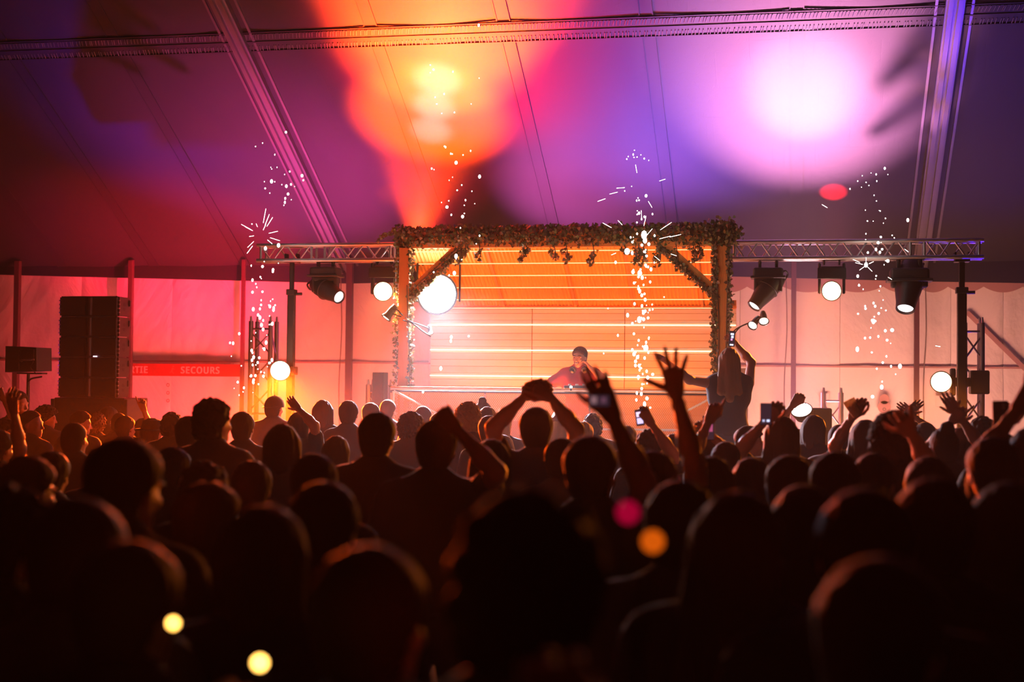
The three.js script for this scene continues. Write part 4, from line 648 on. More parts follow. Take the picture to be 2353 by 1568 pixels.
const capGeo = { dome: (() => { const g = lathe([[0.094, 0], [0.096, 0.03], [0.088, 0.07], [0.06, 0.103], [0.02, 0.118], [0.001, 0.119]], 24); g.scale(0.94, 1, 1.12); g.translate(0, 0.012, -0.014); return g; })(), brim: (() => { const s = new THREE.Shape(); s.absellipse(0, 0, 0.082, 0.10, 0, Math.PI, false, 0); const g = new THREE.ExtrudeGeometry(s, { depth: 0.004, bevelEnabled: false, curveSegments: 14 }); g.rotateX(Math.PI / 2 + 0.12); g.translate(0, 0.024, 0.07); return g; })(), button: (() => { const g = new THREE.SphereGeometry(0.008, 8, 6); g.translate(0, 0.132, -0.014); return g; })(), hat: (() => { const g = lathe([[0.16, 0.0], [0.165, 0.006], [0.10, 0.014], [0.094, 0.03], [0.088, 0.09], [0.05, 0.10], [0.001, 0.095]], 28); g.scale(0.96, 1, 1.1); g.translate(0, 0.02, -0.014); return g; })() };

// right hand: wrist at the origin, fingers +y, palm +z, thumb +x
function handGeo({ curl, spread, thumb }, cell = 0.0045) {
  const B = [], base = [[0.031, 0.090], [0.011, 0.096], [-0.010, 0.093], [-0.030, 0.083]], len = [[0.040, 0.025, 0.020], [0.044, 0.028, 0.021], [0.041, 0.026, 0.020], [0.032, 0.020, 0.018]];
  base.forEach(([x, y], i) => {
    B.push(bone([x * 0.55, 0.004, 0], [x, y, 0], 0.0165, 0.0125));
    let p = [x, y, 0], a = 0; const s = Math.sin(spread[i]), c = Math.cos(spread[i]);
    for (let j = 0; j < 3; j++) { a += curl[i] * [0.85, 1.05, 0.7][j]; const l = len[i][j], q = [p[0] + s * Math.cos(a) * l, p[1] + c * Math.cos(a) * l, p[2] + Math.sin(a) * l], r = [0.0092, 0.0084, 0.0076, 0.0068]; B.push(bone(p, q, r[j], r[j + 1])); p = q; }
  });
  const [out, fold] = thumb, t0 = [0.020, 0.022, 0.006], t1 = [0.020 + 0.045 * Math.sin(out), 0.022 + 0.045 * Math.cos(out), 0.006 + 0.030 * fold], t2 = [t1[0] + 0.034 * Math.sin(out - fold * 0.9), t1[1] + 0.034 * Math.cos(out - fold * 0.9), t1[2] + 0.020 * fold], t3 = [t2[0] + 0.026 * Math.sin(out - fold * 1.6), t2[1] + 0.026 * Math.cos(out - fold * 1.6), t2[2] + 0.012 * fold];
  B.push(bone(t0, t1, 0.015, 0.0115), bone(t1, t2, 0.0108, 0.0096), bone(t2, t3, 0.0094, 0.0076), bone([0, -0.02, 0], [0, 0.03, 0.002], 0.022, 0.022));
  const [lo, hi] = bounds(B, cell * 2); return surfaceNets(field(B, 0.008), lo, hi, cell);
}
const HANDS = {
  open: handGeo({ curl: [0.08, 0.05, 0.08, 0.12], spread: [0.26, 0.06, -0.10, -0.42], thumb: [1.0, 0.0] }),
  wide: handGeo({ curl: [0.12, 0.10, 0.12, 0.16], spread: [0.34, 0.10, -0.14, -0.44], thumb: [1.15, 0.1] }),
  flat: handGeo({ curl: [0.15, 0.12, 0.15, 0.2], spread: [0.06, 0.02, -0.03, -0.08], thumb: [0.6, 0.1] }),
  relaxed: handGeo({ curl: [0.42, 0.5, 0.55, 0.6], spread: [0.08, 0.02, -0.03, -0.08], thumb: [0.6, 0.35] }, 0.006),
  fist: handGeo({ curl: [1.5, 1.52, 1.52, 1.5], spread: [0.03, 0, -0.02, -0.05], thumb: [0.5, 1.1] }),
  grip: handGeo({ curl: [0.78, 0.82, 0.85, 0.85], spread: [0.08, 0.02, -0.03, -0.08], thumb: [0.7, 0.6] }),
  point: handGeo({ curl: [0.04, 1.4, 1.5, 1.5], spread: [0.05, 0, -0.02, -0.05], thumb: [0.6, 0.9] }),
  horns: handGeo({ curl: [0.05, 1.45, 1.45, 0.08], spread: [0.14, 0, -0.02, -0.30], thumb: [0.9, 0.5] }),
  two: handGeo({ curl: [0.05, 0.05, 1.35, 1.35], spread: [0.12, -0.08, -0.02, -0.08], thumb: [0.5, 0.9] }),
};
const mirrorX = (g) => { const h = g.clone(); h.scale(-1, 1, 1); const ix = h.index.array; for (let i = 0; i < ix.length; i += 3) { const t = ix[i]; ix[i] = ix[i + 1]; ix[i + 1] = t; } h.computeVertexNormals(); return h; };

const SKIN = [[0.52, 0.30, 0.20], [0.42, 0.22, 0.14], [0.30, 0.15, 0.09]].map((c, i) => material('skin_' + i, c, { roughness: 0.55 }));
const HAIRM = { black: material('black_hair', [0.018, 0.014, 0.013], { roughness: 0.75, specularIntensity: 0.5 }), brown: material('brown_hair', [0.05, 0.028, 0.017], { roughness: 0.75, specularIntensity: 0.5 }), fair: material('fair_hair', [0.30, 0.17, 0.07], { roughness: 0.75, specularIntensity: 0.5 }) };
const CLOTH = { black: material('black_cotton', [0.016, 0.015, 0.017], { roughness: 0.9 }), navy: material('navy_cotton', [0.02, 0.022, 0.045], { roughness: 0.9 }), grey: material('grey_cotton', [0.09, 0.085, 0.085], { roughness: 0.9 }), red: material('red_cotton', [0.42, 0.03, 0.045], { roughness: 0.85 }), white: material('white_cotton', [0.5, 0.48, 0.46], { roughness: 0.85 }), denim: material('denim', [0.03, 0.036, 0.06], { roughness: 0.9 }) };
const HAT = material('cap_cloth', [0.03, 0.026, 0.03], { roughness: 0.8 });
const SHOE = material('shoe_leather', [0.02, 0.018, 0.018], { roughness: 0.6 });

// o: at (feet, world), s (scale), turn, headTurn, headTilt, hair, hairMat, skin, top, topMat, arms {L, R: {to: world wrist or local, hand, palm, elbow}}, cell, seat, head
function makePerson(o, label, group) {
  const turn = o.turn ?? Math.PI, s = o.s, toLocal = (w) => { const v = w.clone().sub(o.at).applyAxisAngle(UP, -turn).divideScalar(s); return [v.x, v.y, v.z]; };
  const torso = [bone([-0.075, 0.97, -0.005], [0.075, 0.97, -0.005], 0.112, 0.112), bone([-0.052, 1.10, 0], [0.052, 1.10, 0], 0.100, 0.100), bone([-0.085, 1.27, 0], [0.085, 1.27, 0], 0.112, 0.112), bone([-0.115, 1.375, -0.012], [0.115, 1.375, -0.012], 0.082, 0.082), bone([0.165, 1.425, -0.012], [0.0, 1.50, -0.02], 0.05, 0.056), bone([-0.165, 1.425, -0.012], [0.0, 1.50, -0.02], 0.05, 0.056)];
  const neck = bone([0, 1.46, -0.015], [0, 1.57, 0.0], 0.056, 0.054), arms = { L: [], R: [] }, legs = [], sleeves = [], extra = [];
  for (const side of ['L', 'R']) {
    const sg = side === 'L' ? 1 : -1, a = o.arms?.[side], S = [0.188 * sg, 1.415, -0.01];
    let T = a ? (a.to.isVector3 ? toLocal(a.to) : a.to) : [0.245 * sg, 0.90, 0.06];
    const d = V(T[0] - S[0], T[1] - S[1], T[2] - S[2]); let dist = d.length(), l1 = 0.285, l2 = 0.255; const most = (l1 + l2) * 0.995;
    if (dist > most) { const k = Math.min(dist / most, 1.16); l1 *= k; l2 *= k; const m = (l1 + l2) * 0.995; if (dist > m) { d.multiplyScalar(m / dist); dist = m; T = [S[0] + d.x, S[1] + d.y, S[2] + d.z]; } }
    const u = d.clone().normalize(), x = (l1 * l1 - l2 * l2 + dist * dist) / (2 * dist), hgt = Math.sqrt(Math.max(0, l1 * l1 - x * x)), hint = a?.elbow ? V(...a.elbow) : V(sg, -0.7, -0.25); hint.addScaledVector(u, -hint.dot(u)).normalize();
    const El = [S[0] + u.x * x + hint.x * hgt, S[1] + u.y * x + hint.y * hgt, S[2] + u.z * x + hint.z * hgt];
    arms[side].push(bone(S, El, 0.054, 0.041), bone(El, [El[0] + (T[0] - El[0]) * 0.35, El[1] + (T[1] - El[1]) * 0.35, El[2] + (T[2] - El[2]) * 0.35], 0.040, 0.040), bone([El[0] + (T[0] - El[0]) * 0.35, El[1] + (T[1] - El[1]) * 0.35, El[2] + (T[2] - El[2]) * 0.35], T, 0.040, 0.027));
    const f = V(T[0] - El[0], T[1] - El[1], T[2] - El[2]).normalize(), hy = a?.bend ? f.clone().add(V(...a.bend)).normalize() : f, pn = V(...(a?.palm ?? (a ? [0, 0, 1] : [-sg, 0, 0.3]))); pn.addScaledVector(hy, -pn.dot(hy)).normalize();
    const hx = new THREE.Vector3().crossVectors(hy, pn), g0 = HANDS[a?.hand ?? 'relaxed'], g = side === 'R' ? g0.clone() : mirrorX(g0);
    // right hand: x = y cross z is the thumb side; the mirrored hand of the left takes the same frame
    g.applyMatrix4(new THREE.Matrix4().makeBasis(hx, hy, pn).setPosition(T[0], T[1], T[2])); extra.push(g);
    if (o.top === 'long') sleeves.push(...arms[side]); else if (o.top !== 'tank') sleeves.push(bone(S, [S[0] + (El[0] - S[0]) * 0.6, S[1] + (El[1] - S[1]) * 0.6, S[2] + (El[2] - S[2]) * 0.6], 0.060, 0.056));
    const hp = [0.09 * sg, 0.92, 0];
    if (o.seat) { const kn = [0.14 * sg, 0.86, 0.36], an = [0.13 * sg, 0.47, 0.30]; legs.push(bone(hp, kn, 0.088, 0.060), bone(kn, an, 0.056, 0.038), bone([an[0], an[1] - 0.03, an[2]], [an[0], an[1] - 0.09, an[2] + 0.14], 0.038, 0.028)); }
    else { const st = 0.11 * sg, kn = [st, 0.49, 0.015], an = [st, 0.085, -0.01]; legs.push(bone(hp, kn, 0.086, 0.057), bone(kn, an, 0.054, 0.037), bone([st, 0.045, -0.035], [st * 1.12, 0.036, 0.15], 0.042, 0.032)); }
  }
  const all = [...torso, neck, ...arms.L, ...arms.R, ...legs], cell = o.cell ?? 0.024, [lo, hi] = bounds(all, cell * 2), geos = [surfaceNets(field(all, 0.035), lo, hi, cell)];
  const hm = new THREE.Matrix4().makeRotationFromEuler(new THREE.Euler(o.headTilt ?? 0, o.headTurn ?? 0, o.headRoll ?? 0, 'YXZ')), pivot = V(0, 1.535, -0.008), hc = V(0, 0.10, 0.018).applyMatrix4(hm).add(pivot); hm.setPosition(hc);
  geos.push(HEADS[o.head ?? 'far'].clone().applyMatrix4(hm), ...extra);
  const person = part(numbered('person'), mergeGeometries(geos.map((g) => { const h = g.index ? g.toNonIndexed() : g; h.deleteAttribute('uv'); return h; })), SKIN[o.skin ?? 0], scene);
  person.position.copy(o.at); person.rotation.y = turn; person.scale.setScalar(s); tag(person, label, 'person', group);
  const c2 = o.clothCell ?? 0.026, sb = [...torso, ...sleeves], [sl, sh] = bounds(sb, 0.06), sf = field(sb, 0.07, 0.014), hem = o.seat ? 0.90 : 0.86;
  part(o.top === 'long' ? 'jacket' : o.top === 'tank' ? 'tank_top' : 't_shirt', surfaceNets((x, y, z) => Math.max(sf(x, y, z) + 0.006 * noise3.noise(x * 9, y * 9, z * 9), hem - y), sl, sh, c2), o.topMat ?? CLOTH.black, person);
  const lb = [...legs.filter((b, i) => i % 3 !== 2), torso[0]], [ll, lh] = bounds(lb, 0.05), lf = field(lb, 0.05, 0.012); part('trousers', surfaceNets((x, y, z) => Math.max(lf(x, y, z), y - 1.03), ll, lh, 0.034), CLOTH.denim, person);
  for (const b of legs.filter((q, i) => i % 3 === 2)) { const [a0, a1] = bounds([b], 0.05); part('shoe', surfaceNets(field([b], 0.02, 0.012), a0, a1, 0.03), SHOE, person); }
  const wear = (name, g, m) => { const q = part(name, g, m, person); q.applyMatrix4(hm); return q; };
  if (o.hair && o.hair !== 'bald') wear('hair', hairOf(o.hair), HAIRM[o.hairMat ?? 'black']);
  if (o.cap) { const c = wear('cap', capGeo.dome, HAT); part('brim', capGeo.brim, HAT, c); part('cap_button', capGeo.button, HAT, c); if (o.cap === 'back') c.rotateY(Math.PI); }
  if (o.hat) wear('hat', capGeo.hat, HAT);
  return { person, headMatrix: hm, headCentre: hc };
}
// somebody in the crowd whose crown is seen at that pixel, about that far away; everyone keeps clear of the others
const crowd = [];
const inCrowd = (px, py, d, label, o = {}) => crowd.push({ px, py, d, label, o });
function settle() {
  const placed = [{ x: PX(1682, 13.2), z: -13.26 }], tries = [1, 0.96, 1.04, 0.92, 1.08, 0.88, 1.12, 0.84, 1.17, 0.80, 1.22, 0.76, 1.28, 0.72, 1.35, 1.42, 0.68];
  const clash = (x, z) => { let w = 0; for (const q of placed) { const e = ((x - q.x) / 0.50) ** 2 + ((z - q.z) / 0.33) ** 2; if (e < 1) w += 1 - e; } return w; };
  for (const c of crowd) {
    let best = null;
    for (const k of c.o.stay ? [1] : tries) { const d = Math.min(c.d * k, 14.6), p = P(c.px, c.py, d); const off = Math.max(0, 1.5 - p.y, p.y - 1.93); const cost = clash(p.x, -d) * 30 + off * 8 + Math.abs(k - 1) * 0.6; if (!best || cost < best.cost) best = { cost, d, p, bad: clash(p.x, -d) }; }
    if (c.o.fill && best.bad > 0.25) continue;
    placed.push({ x: best.p.x, z: -best.d }); build(c, best.d, best.p);
  }
}
function build({ px, py, label, o }, d, p) {
  const tall = Math.min(1.98, Math.max(1.45, p.y)), puff = { curly: 0.025, afro: 0.05, tousled: 0.015, bun: 0.05 }[o.hair] ?? 0.008, s = tall / (1.757 + (o.cap ? 0.02 : puff));
  const arms = {}; for (const k of ['L', 'R']) if (o[k]) { const a = o[k]; arms[k] = { ...a, to: P(a.px, a.py, d - (a.near ?? 0.12)) }; }
  if (o.holds) o.holds(d);
  return makePerson({ at: V(p.x, 0, -d), s, turn: Math.PI + (o.turn ?? rr(-0.25, 0.25)), headTurn: o.look ?? rr(-0.35, 0.35), headTilt: o.tilt ?? rr(-0.05, 0.15), headRoll: o.roll ?? rr(-0.06, 0.06), hair: o.hair ?? 'short', hairMat: o.hm ?? (rnd() < 0.6 ? 'black' : 'brown'), skin: o.skin ?? Math.floor(rnd() * 2), top: o.top ?? 'tee', topMat: CLOTH[o.cloth ?? ['black', 'black', 'navy', 'grey'][Math.floor(rnd() * 4)]], arms, cell: d < 5 ? 0.02 : 0.026, clothCell: d < 5 ? 0.024 : 0.03, head: d < 6 ? 'near' : 'far', cap: o.cap, hat: o.hat }, label, 'standing crowd');
}
// ------------------------------------------------------------------ things held by people
function phone(px, py, D, w, h, turn, label, screen, roll = 0) {
  const t = thing('phone', label, 'phone', P(px, py, D)), z = turn ? -1 : 1; t.rotation.z = roll;
  part('case', rbox(w, h, 0.009, 0.004), M.phone, t);
  if (screen) { const sc = part('screen', rbox(w * 0.9, h * 0.92, 0.002, 0.001, 0, 0, 0.0052 * z), glow('screen_black', [0.12, 0.06, 0.1], 0.25), t); for (const [x, y, a, b, c] of screen) part('screen_picture_and_reflection', rbox(a * w, b * h, 0.0012, 0.0004, x * w, y * h, 0.0066 * z), glow('screen_glow', c, 1.6), sc); }
  else { const c = part('camera_bump', rbox(w * 0.42, w * 0.42, 0.004, 0.003, -w * 0.2 * z, h * 0.32, -0.006 * z), M.phone, t); for (const dy of [-0.1, 0.1]) part('camera_lens', cyl(0.007, 0.007, 0.003, 12, -w * 0.2 * z, h * 0.32 + dy * w, -0.009 * z, Math.PI / 2), M.lens, c); }
  return t;
}
function drinkCup(D) { const t = thing('drink_cup', 'amber plastic cup tilted in a raised hand at the right', 'cup', P(1960, 938, D)); t.rotation.z = 0.5; part('cup_wall', lathe([[0.026, -0.055], [0.028, -0.055], [0.038, 0.055], [0.036, 0.055]], 22), M.cup, t); part('cup_base', cyl(0.026, 0.026, 0.003, 20, 0, -0.054, 0), M.cup, t); part('drink', lathe([[0.001, -0.052], [0.025, -0.052], [0.033, 0.02], [0.001, 0.02]], 20), material('beer', [0.6, 0.28, 0.05], { roughness: 0.2 }), t); }
function twinLight() {                                               // two small blurred lights; the wand that joins them is added
  const a = P(1443, 1178, 1.40), b = P(1500, 1245, 1.42), t = thing('light_on_added_wand', 'small magenta and orange lights on an added wand right of the nearest huge head', 'light', a), o = b.clone().sub(a);
  part('magenta_bulb', new THREE.SphereGeometry(0.006, 14, 10), glow('magenta_glow', [1, 0, 0.08], 1.2), t); part('orange_bulb', new THREE.SphereGeometry(0.006, 14, 10).translate(o.x, o.y, o.z), glow('orange_glow', [1, 0.15, 0.004], 2.4), t);
  part('wand', [rod(V(0, -0.006, -0.006), V(0.01, -0.24, -0.02), 0.0035, 8), rod(V(o.x, o.y - 0.006, o.z - 0.006), V(0.008, -0.16, -0.018), 0.003, 8)], M.black, t);
}
function pocketLight(px, py, D, r, c, k, drop, label) {  // small blurred light; the wand under it is added to carry it
  const t = thing('light_on_added_wand', label, 'light', P(px, py, D)); part('bulb', new THREE.SphereGeometry(r, 14, 10), glow('pocket_glow', c, k), t); part('wand', rod(V(0, -r, -r), V(drop[0], drop[1], -0.02), r * 0.55, 8), M.black, t);
}
// ------------------------------------------------------------------ the crowd, far to near, left to right
inCrowd(40, 899, 12.4, 'man with short dark hair in profile below the far left speaker', { look: -1.25, hair: 'short', turn: -0.5 });
inCrowd(72, 942, 10.4, 'person in profile with a lit face in front of the far left speaker stand', { look: -1.15, turn: -0.4, hair: 'crop', tilt: 0 });
inCrowd(104, 932, 13, 'curly haired person between the small speaker and the tall stack', { hair: 'curly', look: -0.9 });
inCrowd(8, 962, 9.6, 'face at the left edge turned sideways to the stage', { look: -1.2, turn: -0.5, hair: 'tousled' });
inCrowd(182, 945, 12, 'dark head turned right directly below the tall speaker stack', { look: -0.9, hair: 'short' });
inCrowd(222, 948, 13.2, 'curly head catching light below the right half of the speaker stack', { hair: 'curly' });
inCrowd(248, 935, 13.6, 'smooth-haired head below the right edge of the speaker stack', { hair: 'short' });
inCrowd(273, 948, 12.6, 'dark head just right of the speaker stack foot', { hair: 'crop' });
inCrowd(288, 957, 11.6, 'rounded dark head in front of the speaker stack corner', { hair: 'short' });
inCrowd(172, 970, 8.3, 'broad head with both ears lit orange below the speaker stack', { hair: 'crop', look: 0, roll: 0 });
inCrowd(328, 958, 12, 'person in a cap pointing a hand up beneath the exit banner', { cap: 'front', hair: 'crop', look: -0.9, R: { px: 331, py: 944, hand: 'point', near: 0.3 } });
inCrowd(350, 962, 13.4, 'person in a round hat right of the pointing hand', { hat: true, hair: 'bob' });
inCrowd(394, 948, 11.2, 'large dark head below the middle of the exit banner', { hair: 'tousled' });
inCrowd(432, 958, 8.6, 'bulky dark head below the word secours', { hair: 'short' });
inCrowd(492, 916, 7.2, 'tall orange-lit person below the right end of the exit banner', { hair: 'tousled' });
inCrowd(560, 948, 9.5, 'orange-lit head left of the glaring low lamp', { hair: 'short' });
inCrowd(630, 907, 13, 'person in a cap with a glowing rim beneath the glaring low lamp', { cap: 'back', hair: 'crop' });
inCrowd(690, 948, 11, 'orange-lit person with a raised thin arm right of the glaring low lamp', { hair: 'bob', R: { px: 686, py: 940, hand: 'flat', near: 0.1 } });
inCrowd(743, 920, 12.5, 'orange-lit head with bob hair left of the tall rounded head', { hair: 'bob' });
inCrowd(802, 922, 12, 'tall rounded head with a bright outline left of the slim speaker', { hair: 'short' });
inCrowd(852, 927, 13.2, 'small crimson head in front of the slim speaker', { hair: 'short' });
inCrowd(890, 917, 13.5, 'crimson head with a bright side at the left end of the desk', { hair: 'crop' });
inCrowd(943, 948, 11.4, 'curly crimson head before the left end of the desk', { hair: 'curly' });
inCrowd(972, 935, 13.5, 'small head in front of the slanting desk tube', { hair: 'short' });
inCrowd(1008, 950, 11.8, 'round head left of the dark raised fist', { hair: 'short' });
inCrowd(1076, 926, 11, 'curly rim-lit head just right of the dark raised fist', { hair: 'curly', hm: 'fair' });
inCrowd(1107, 912, 13.4, 'person with a top bun before the left desk upright', { hair: 'bun' });
inCrowd(1121, 936, 12.2, 'round purple head below the person with the bun', { hair: 'bob' });
inCrowd(1127, 957, 10.8, 'dark head with a thin bright outline left of the lifted arms', { hair: 'short' });
inCrowd(1155, 950, 13.4, 'fair head in front of the desk left of the lifted arms', { hair: 'long', hm: 'fair' });
inCrowd(1290, 938, 13.3, 'fair-haired person holding both hands to the face before the performer', { hair: 'long', hm: 'fair', L: { px: 1276, py: 962, hand: 'relaxed' } });
inCrowd(1363, 951, 12.8, 'small dark head left of the raised camera phone', { hair: 'tousled' });
inCrowd(1340, 970, 13.6, 'orange-lit head below the performer, half hidden', { hair: 'bob', hm: 'fair' });
inCrowd(1440, 980, 12, 'dark head under the spark fountain before the booth', { fill: 1, hair: 'short' });
inCrowd(1496, 988, 9, 'wavy head holding a lit phone up under the spark fountain', { holds: (d) => phone(1470, 960, d - 0.25, 0.052, 0.10, 0, 'phone with a pinkish screen under the spark fountain', [[0, 0.2, 0.7, 0.3, [0.9, 0.6, 0.9]], [0, -0.2, 0.7, 0.35, [0.6, 0.5, 0.9]]], 0.15), hair: 'tousled', R: { px: 1497, py: 974, hand: 'grip', near: 0.25 } });
inCrowd(1545, 998, 9.6, 'head with a bright side right of the lit phone', { hair: 'long' });
inCrowd(1588, 1000, 11.5, 'short person left of the woman on shoulders', { fill: 1, hair: 'short' });
inCrowd(1640, 946, 13.8, 'fair-haired head behind the pointing hand', { hair: 'bob', hm: 'fair' });
inCrowd(1626, 1004, 10.2, 'low head under the pointing hand', { R: { px: 1632, py: 1000, hand: 'grip', near: 0.14 }, holds: (d) => phone(1628, 984, d - 0.2, 0.07, 0.14, 0, 'dull purple phone under the pointing hand', [[0, 0.1, 0.7, 0.5, [0.3, 0.05, 0.12]]]), hair: 'short' });
inCrowd(1717, 980, 9.8, 'orange-lit face turned sideways right of the woman on shoulders', { look: -1.2, turn: -0.5, hair: 'short' });
inCrowd(1668, 1018, 9, 'dark person pointing an arm up to the left at the woman on shoulders', { hair: 'short', L: { px: 1629, py: 968, hand: 'point', near: 0.15 } });
inCrowd(1797, 957, 8, 'woman with long dark hair right of the raised phone hands', { holds: (d) => phone(1760, 952, d - 0.36, 0.062, 0.12, 0, 'dim phone with two pale screen marks left of the long-haired woman', [[0.2, -0.3, 0.25, 0.1, [0.6, 0.65, 0.95]], [-0.2, -0.3, 0.2, 0.1, [0.4, 0.4, 0.6]]]), hair: 'long', L: { px: 1758, py: 968, hand: 'grip', near: 0.3 } });
inCrowd(1869, 955, 11, 'person with rim-lit hair raising a fist before the tilted pale lamp', { hair: 'bob', hm: 'brown', L: { px: 1822, py: 932, hand: 'fist' } });
inCrowd(1926, 974, 10.4, 'smooth dark head before the short right tower', { hair: 'crop' });
inCrowd(1990, 965, 9.2, 'dark-haired person lifting a drink cup', { holds: (d) => drinkCup(d - 0.36), hair: 'long', L: { px: 1958, py: 958, hand: 'grip', near: 0.3 } });
inCrowd(2056, 948, 6.6, 'big curly silhouette under the horned hand sign', { hair: 'curly', R: { px: 2068, py: 936, hand: 'horns', near: 0.7 } });
inCrowd(2094, 968, 12.2, 'person with small raised hands left of the right tent post', { hair: 'short', L: { px: 2084, py: 952, hand: 'flat' }, R: { px: 2100, py: 956, hand: 'flat' } });
inCrowd(2126, 972, 12, 'small dark head beside the right tent post', { hair: 'short' });
inCrowd(2168, 966, 8.4, 'long-haired silhouette with a pointed hair tip right of the tent post', { hair: 'bun' });
inCrowd(2206, 985, 9.4, 'person raising a horned hand sign before the right lift stand', { hair: 'short', L: { px: 2188, py: 968, hand: 'horns', near: 0.2 }, R: { px: 2204, py: 955, hand: 'flat', near: 0.2 } });
inCrowd(2260, 958, 9.8, 'tousled head before the dark truss tower', { hair: 'tousled' });
inCrowd(2306, 1000, 7.2, 'dark person holding a black phone upright at the far right', { holds: (d) => phone(2299, 957, d - 0.36, 0.068, 0.14, 1, 'plain black phone held upright at the far right', null, 0.03), hair: 'short', L: { px: 2302, py: 980, hand: 'grip', near: 0.3 } });
inCrowd(2372, 985, 6, 'person at the right edge raising a wide open hand', { hair: 'short', L: { px: 2338, py: 942, hand: 'wide', near: 0.2 } });
inCrowd(-6, 990, 7.8, 'person at the left edge with a bare raised forearm', { hair: 'short', R: { px: 32, py: 948, hand: 'relaxed', near: 0.3 } });
inCrowd(-22, 940, 11.5, 'person at the left edge holding a hand up beside the profile man', { hair: 'short', R: { px: 8, py: 918, hand: 'grip', near: 0.1 } });

// middle of the crowd
inCrowd(866, 950, 6.5, 'tall man with an orange rim on short hair left of the centre', { hair: 'short', look: 0.1, hm: 'black' });
inCrowd(1000, 966, 5.8, 'dark purple person raising a blurred fist before the desk', { hair: 'short', R: { px: 1047, py: 985, hand: 'fist', near: 0.2 } });
inCrowd(1232, 938, 7.3, 'man lifting both arms with hands joined over his head before the performer', { hair: 'short', look: 0, roll: 0, L: { px: 1208, py: 910, hand: 'grip', near: 0.25, palm: [-0.6, 0, 0.6], elbow: [1, -0.2, 0.2], bend: [-0.5, 0.2, 0] }, R: { px: 1262, py: 912, hand: 'grip', near: 0.25, palm: [0.6, 0, 0.6], elbow: [-1, -0.2, 0.2], bend: [0.6, 0.1, 0] } });
inCrowd(1362, 1006, 4.7, 'red-rimmed head of the person holding up a camera phone', { holds: (d) => phone(1377, 921, d - 0.36, 0.070, 0.036, 0, 'phone held sideways before the perforated desk with dull painted reflections', [[-0.22, 0.05, 0.25, 0.6, [0.16, 0.08, 0.09]], [0.2, 0.05, 0.2, 0.5, [0.08, 0.03, 0.05]]]), hair: 'short', R: { px: 1408, py: 960, hand: 'flat', near: 0.3 } });  // the two dim glowing patches are reflections painted on the screen
inCrowd(1502, 1040, 5.0, 'dark person lifting a big open hand right of the spark fountain', { hair: 'short', R: { px: 1553, py: 905, hand: 'wide', near: 0.2, bend: [-0.12, 0, 0] } });
inCrowd(772, 1003, 9.4, 'short red-lit person left of the tall man with the orange rim', { hair: 'bob' });
inCrowd(650, 976, 7.2, 'orange-lit broad person beneath the glaring low lamp', { hair: 'bob' });
inCrowd(580, 1062, 5.4, 'orange-lit low head left of the centre', { hair: 'short' });
inCrowd(472, 1062, 5.2, 'dark red head below the bulky dark head', { hair: 'tousled' });
inCrowd(392, 1030, 6.2, 'dark person with a lit collar left of the dark red head', { hair: 'short' });
inCrowd(724, 1046, 5.0, 'red head with a blurred orange rim below the orange-lit broad person', { hair: 'short' });
inCrowd(1127, 1010, 6.4, 'short purple person left of the lifted arms', { hair: 'long' });
inCrowd(1290, 1010, 6.6, 'dark red head between the lifted arms and the red-rimmed head', { hair: 'short' });
inCrowd(1640, 1050, 5.2, 'dark silhouette below the woman on shoulders', { hair: 'long' });
inCrowd(1730, 1055, 5.6, 'dark silhouette below the orange-lit sideways face', { fill: 1, hair: 'short' });
inCrowd(1914, 1042, 5.0, 'dark head with an orange rim below the smooth dark head', { hair: 'short' });
inCrowd(1810, 1050, 5.8, 'dark silhouette below the woman with long dark hair', { fill: 1, hair: 'short' });
inCrowd(2010, 1045, 6.0, 'dark silhouette below the big curly head', { fill: 1, hair: 'short' });
inCrowd(2140, 1050, 5.4, 'dark silhouette below the long-haired one with the pointed tip', { hair: 'long' });
inCrowd(2284, 1008, 5.0, 'dark head with an orange rim on its left at the far right', { hair: 'short' });
inCrowd(118, 1040, 6.0, 'dark head between the raised forearm and the broad head', { hair: 'short' });
inCrowd(232, 1030, 7.0, 'dark person behind the large blurred left head', { fill: 1, hair: 'short' });

// near the camera, out of focus
inCrowd(281, 1012, 3.3, 'large blurred dark head left with a thin orange rim', { hair: 'short', look: 0 });
inCrowd(56, 1050, 4.3, 'blurred dark head at the lower left', { hair: 'short' });
inCrowd(4, 1116, 2.7, 'blurred dark head cut by the left edge', { hair: 'tousled' });
inCrowd(478, 1112, 3.4, 'blurred dark figure between the large left head and the red-lit head', { fill: 1, hair: 'short' });
inCrowd(160, 1150, 3.0, 'blurred black head in front of the large left head', { fill: 1, hair: 'short' });
inCrowd(743, 1112, 3.3, 'blurred red-lit head with a broad orange rim left of centre', { hair: 'short' });
inCrowd(600, 1165, 2.7, 'blurred head with an orange shoulder at lower left', { fill: 1, hair: 'bob' });
inCrowd(862, 1262, 2.05, 'very near blurred head at the bottom with a dull red rim', { top: 'long', L: { px: 620, py: 1740, hand: 'grip', near: 0.25 }, holds: (d) => pocketLight(597, 1524, 1.75, 0.0065, [1, 0.52, 0.10], 15, [0.01, -0.12], 'small yellow glowing light at the bottom, lower of two at bottom left'), hair: 'short', look: 0 });
inCrowd(1215, 1132, 1.75, 'nearest huge blurred black head in the bottom centre', { top: 'long', R: { px: 1450, py: 1760, hand: 'grip', near: 0.34 }, holds: (d) => twinLight(), hair: 'tousled', look: 0, roll: 0 });
inCrowd(285, 1250, 2.2, 'blurred black figure at the bottom left', { stay: 1, top: 'long', L: { px: 404, py: 1690, hand: 'grip', near: 0.2 }, holds: (d) => pocketLight(398, 1433, d - 0.22, 0.0065, [1, 0.5, 0.09], 12, [0, -0.16], 'small yellow glowing light low in the crowd, upper of two at bottom left'), hair: 'short' });
inCrowd(1560, 1110, 3.4, 'blurred black head right of the nearest huge head', { hair: 'short' });
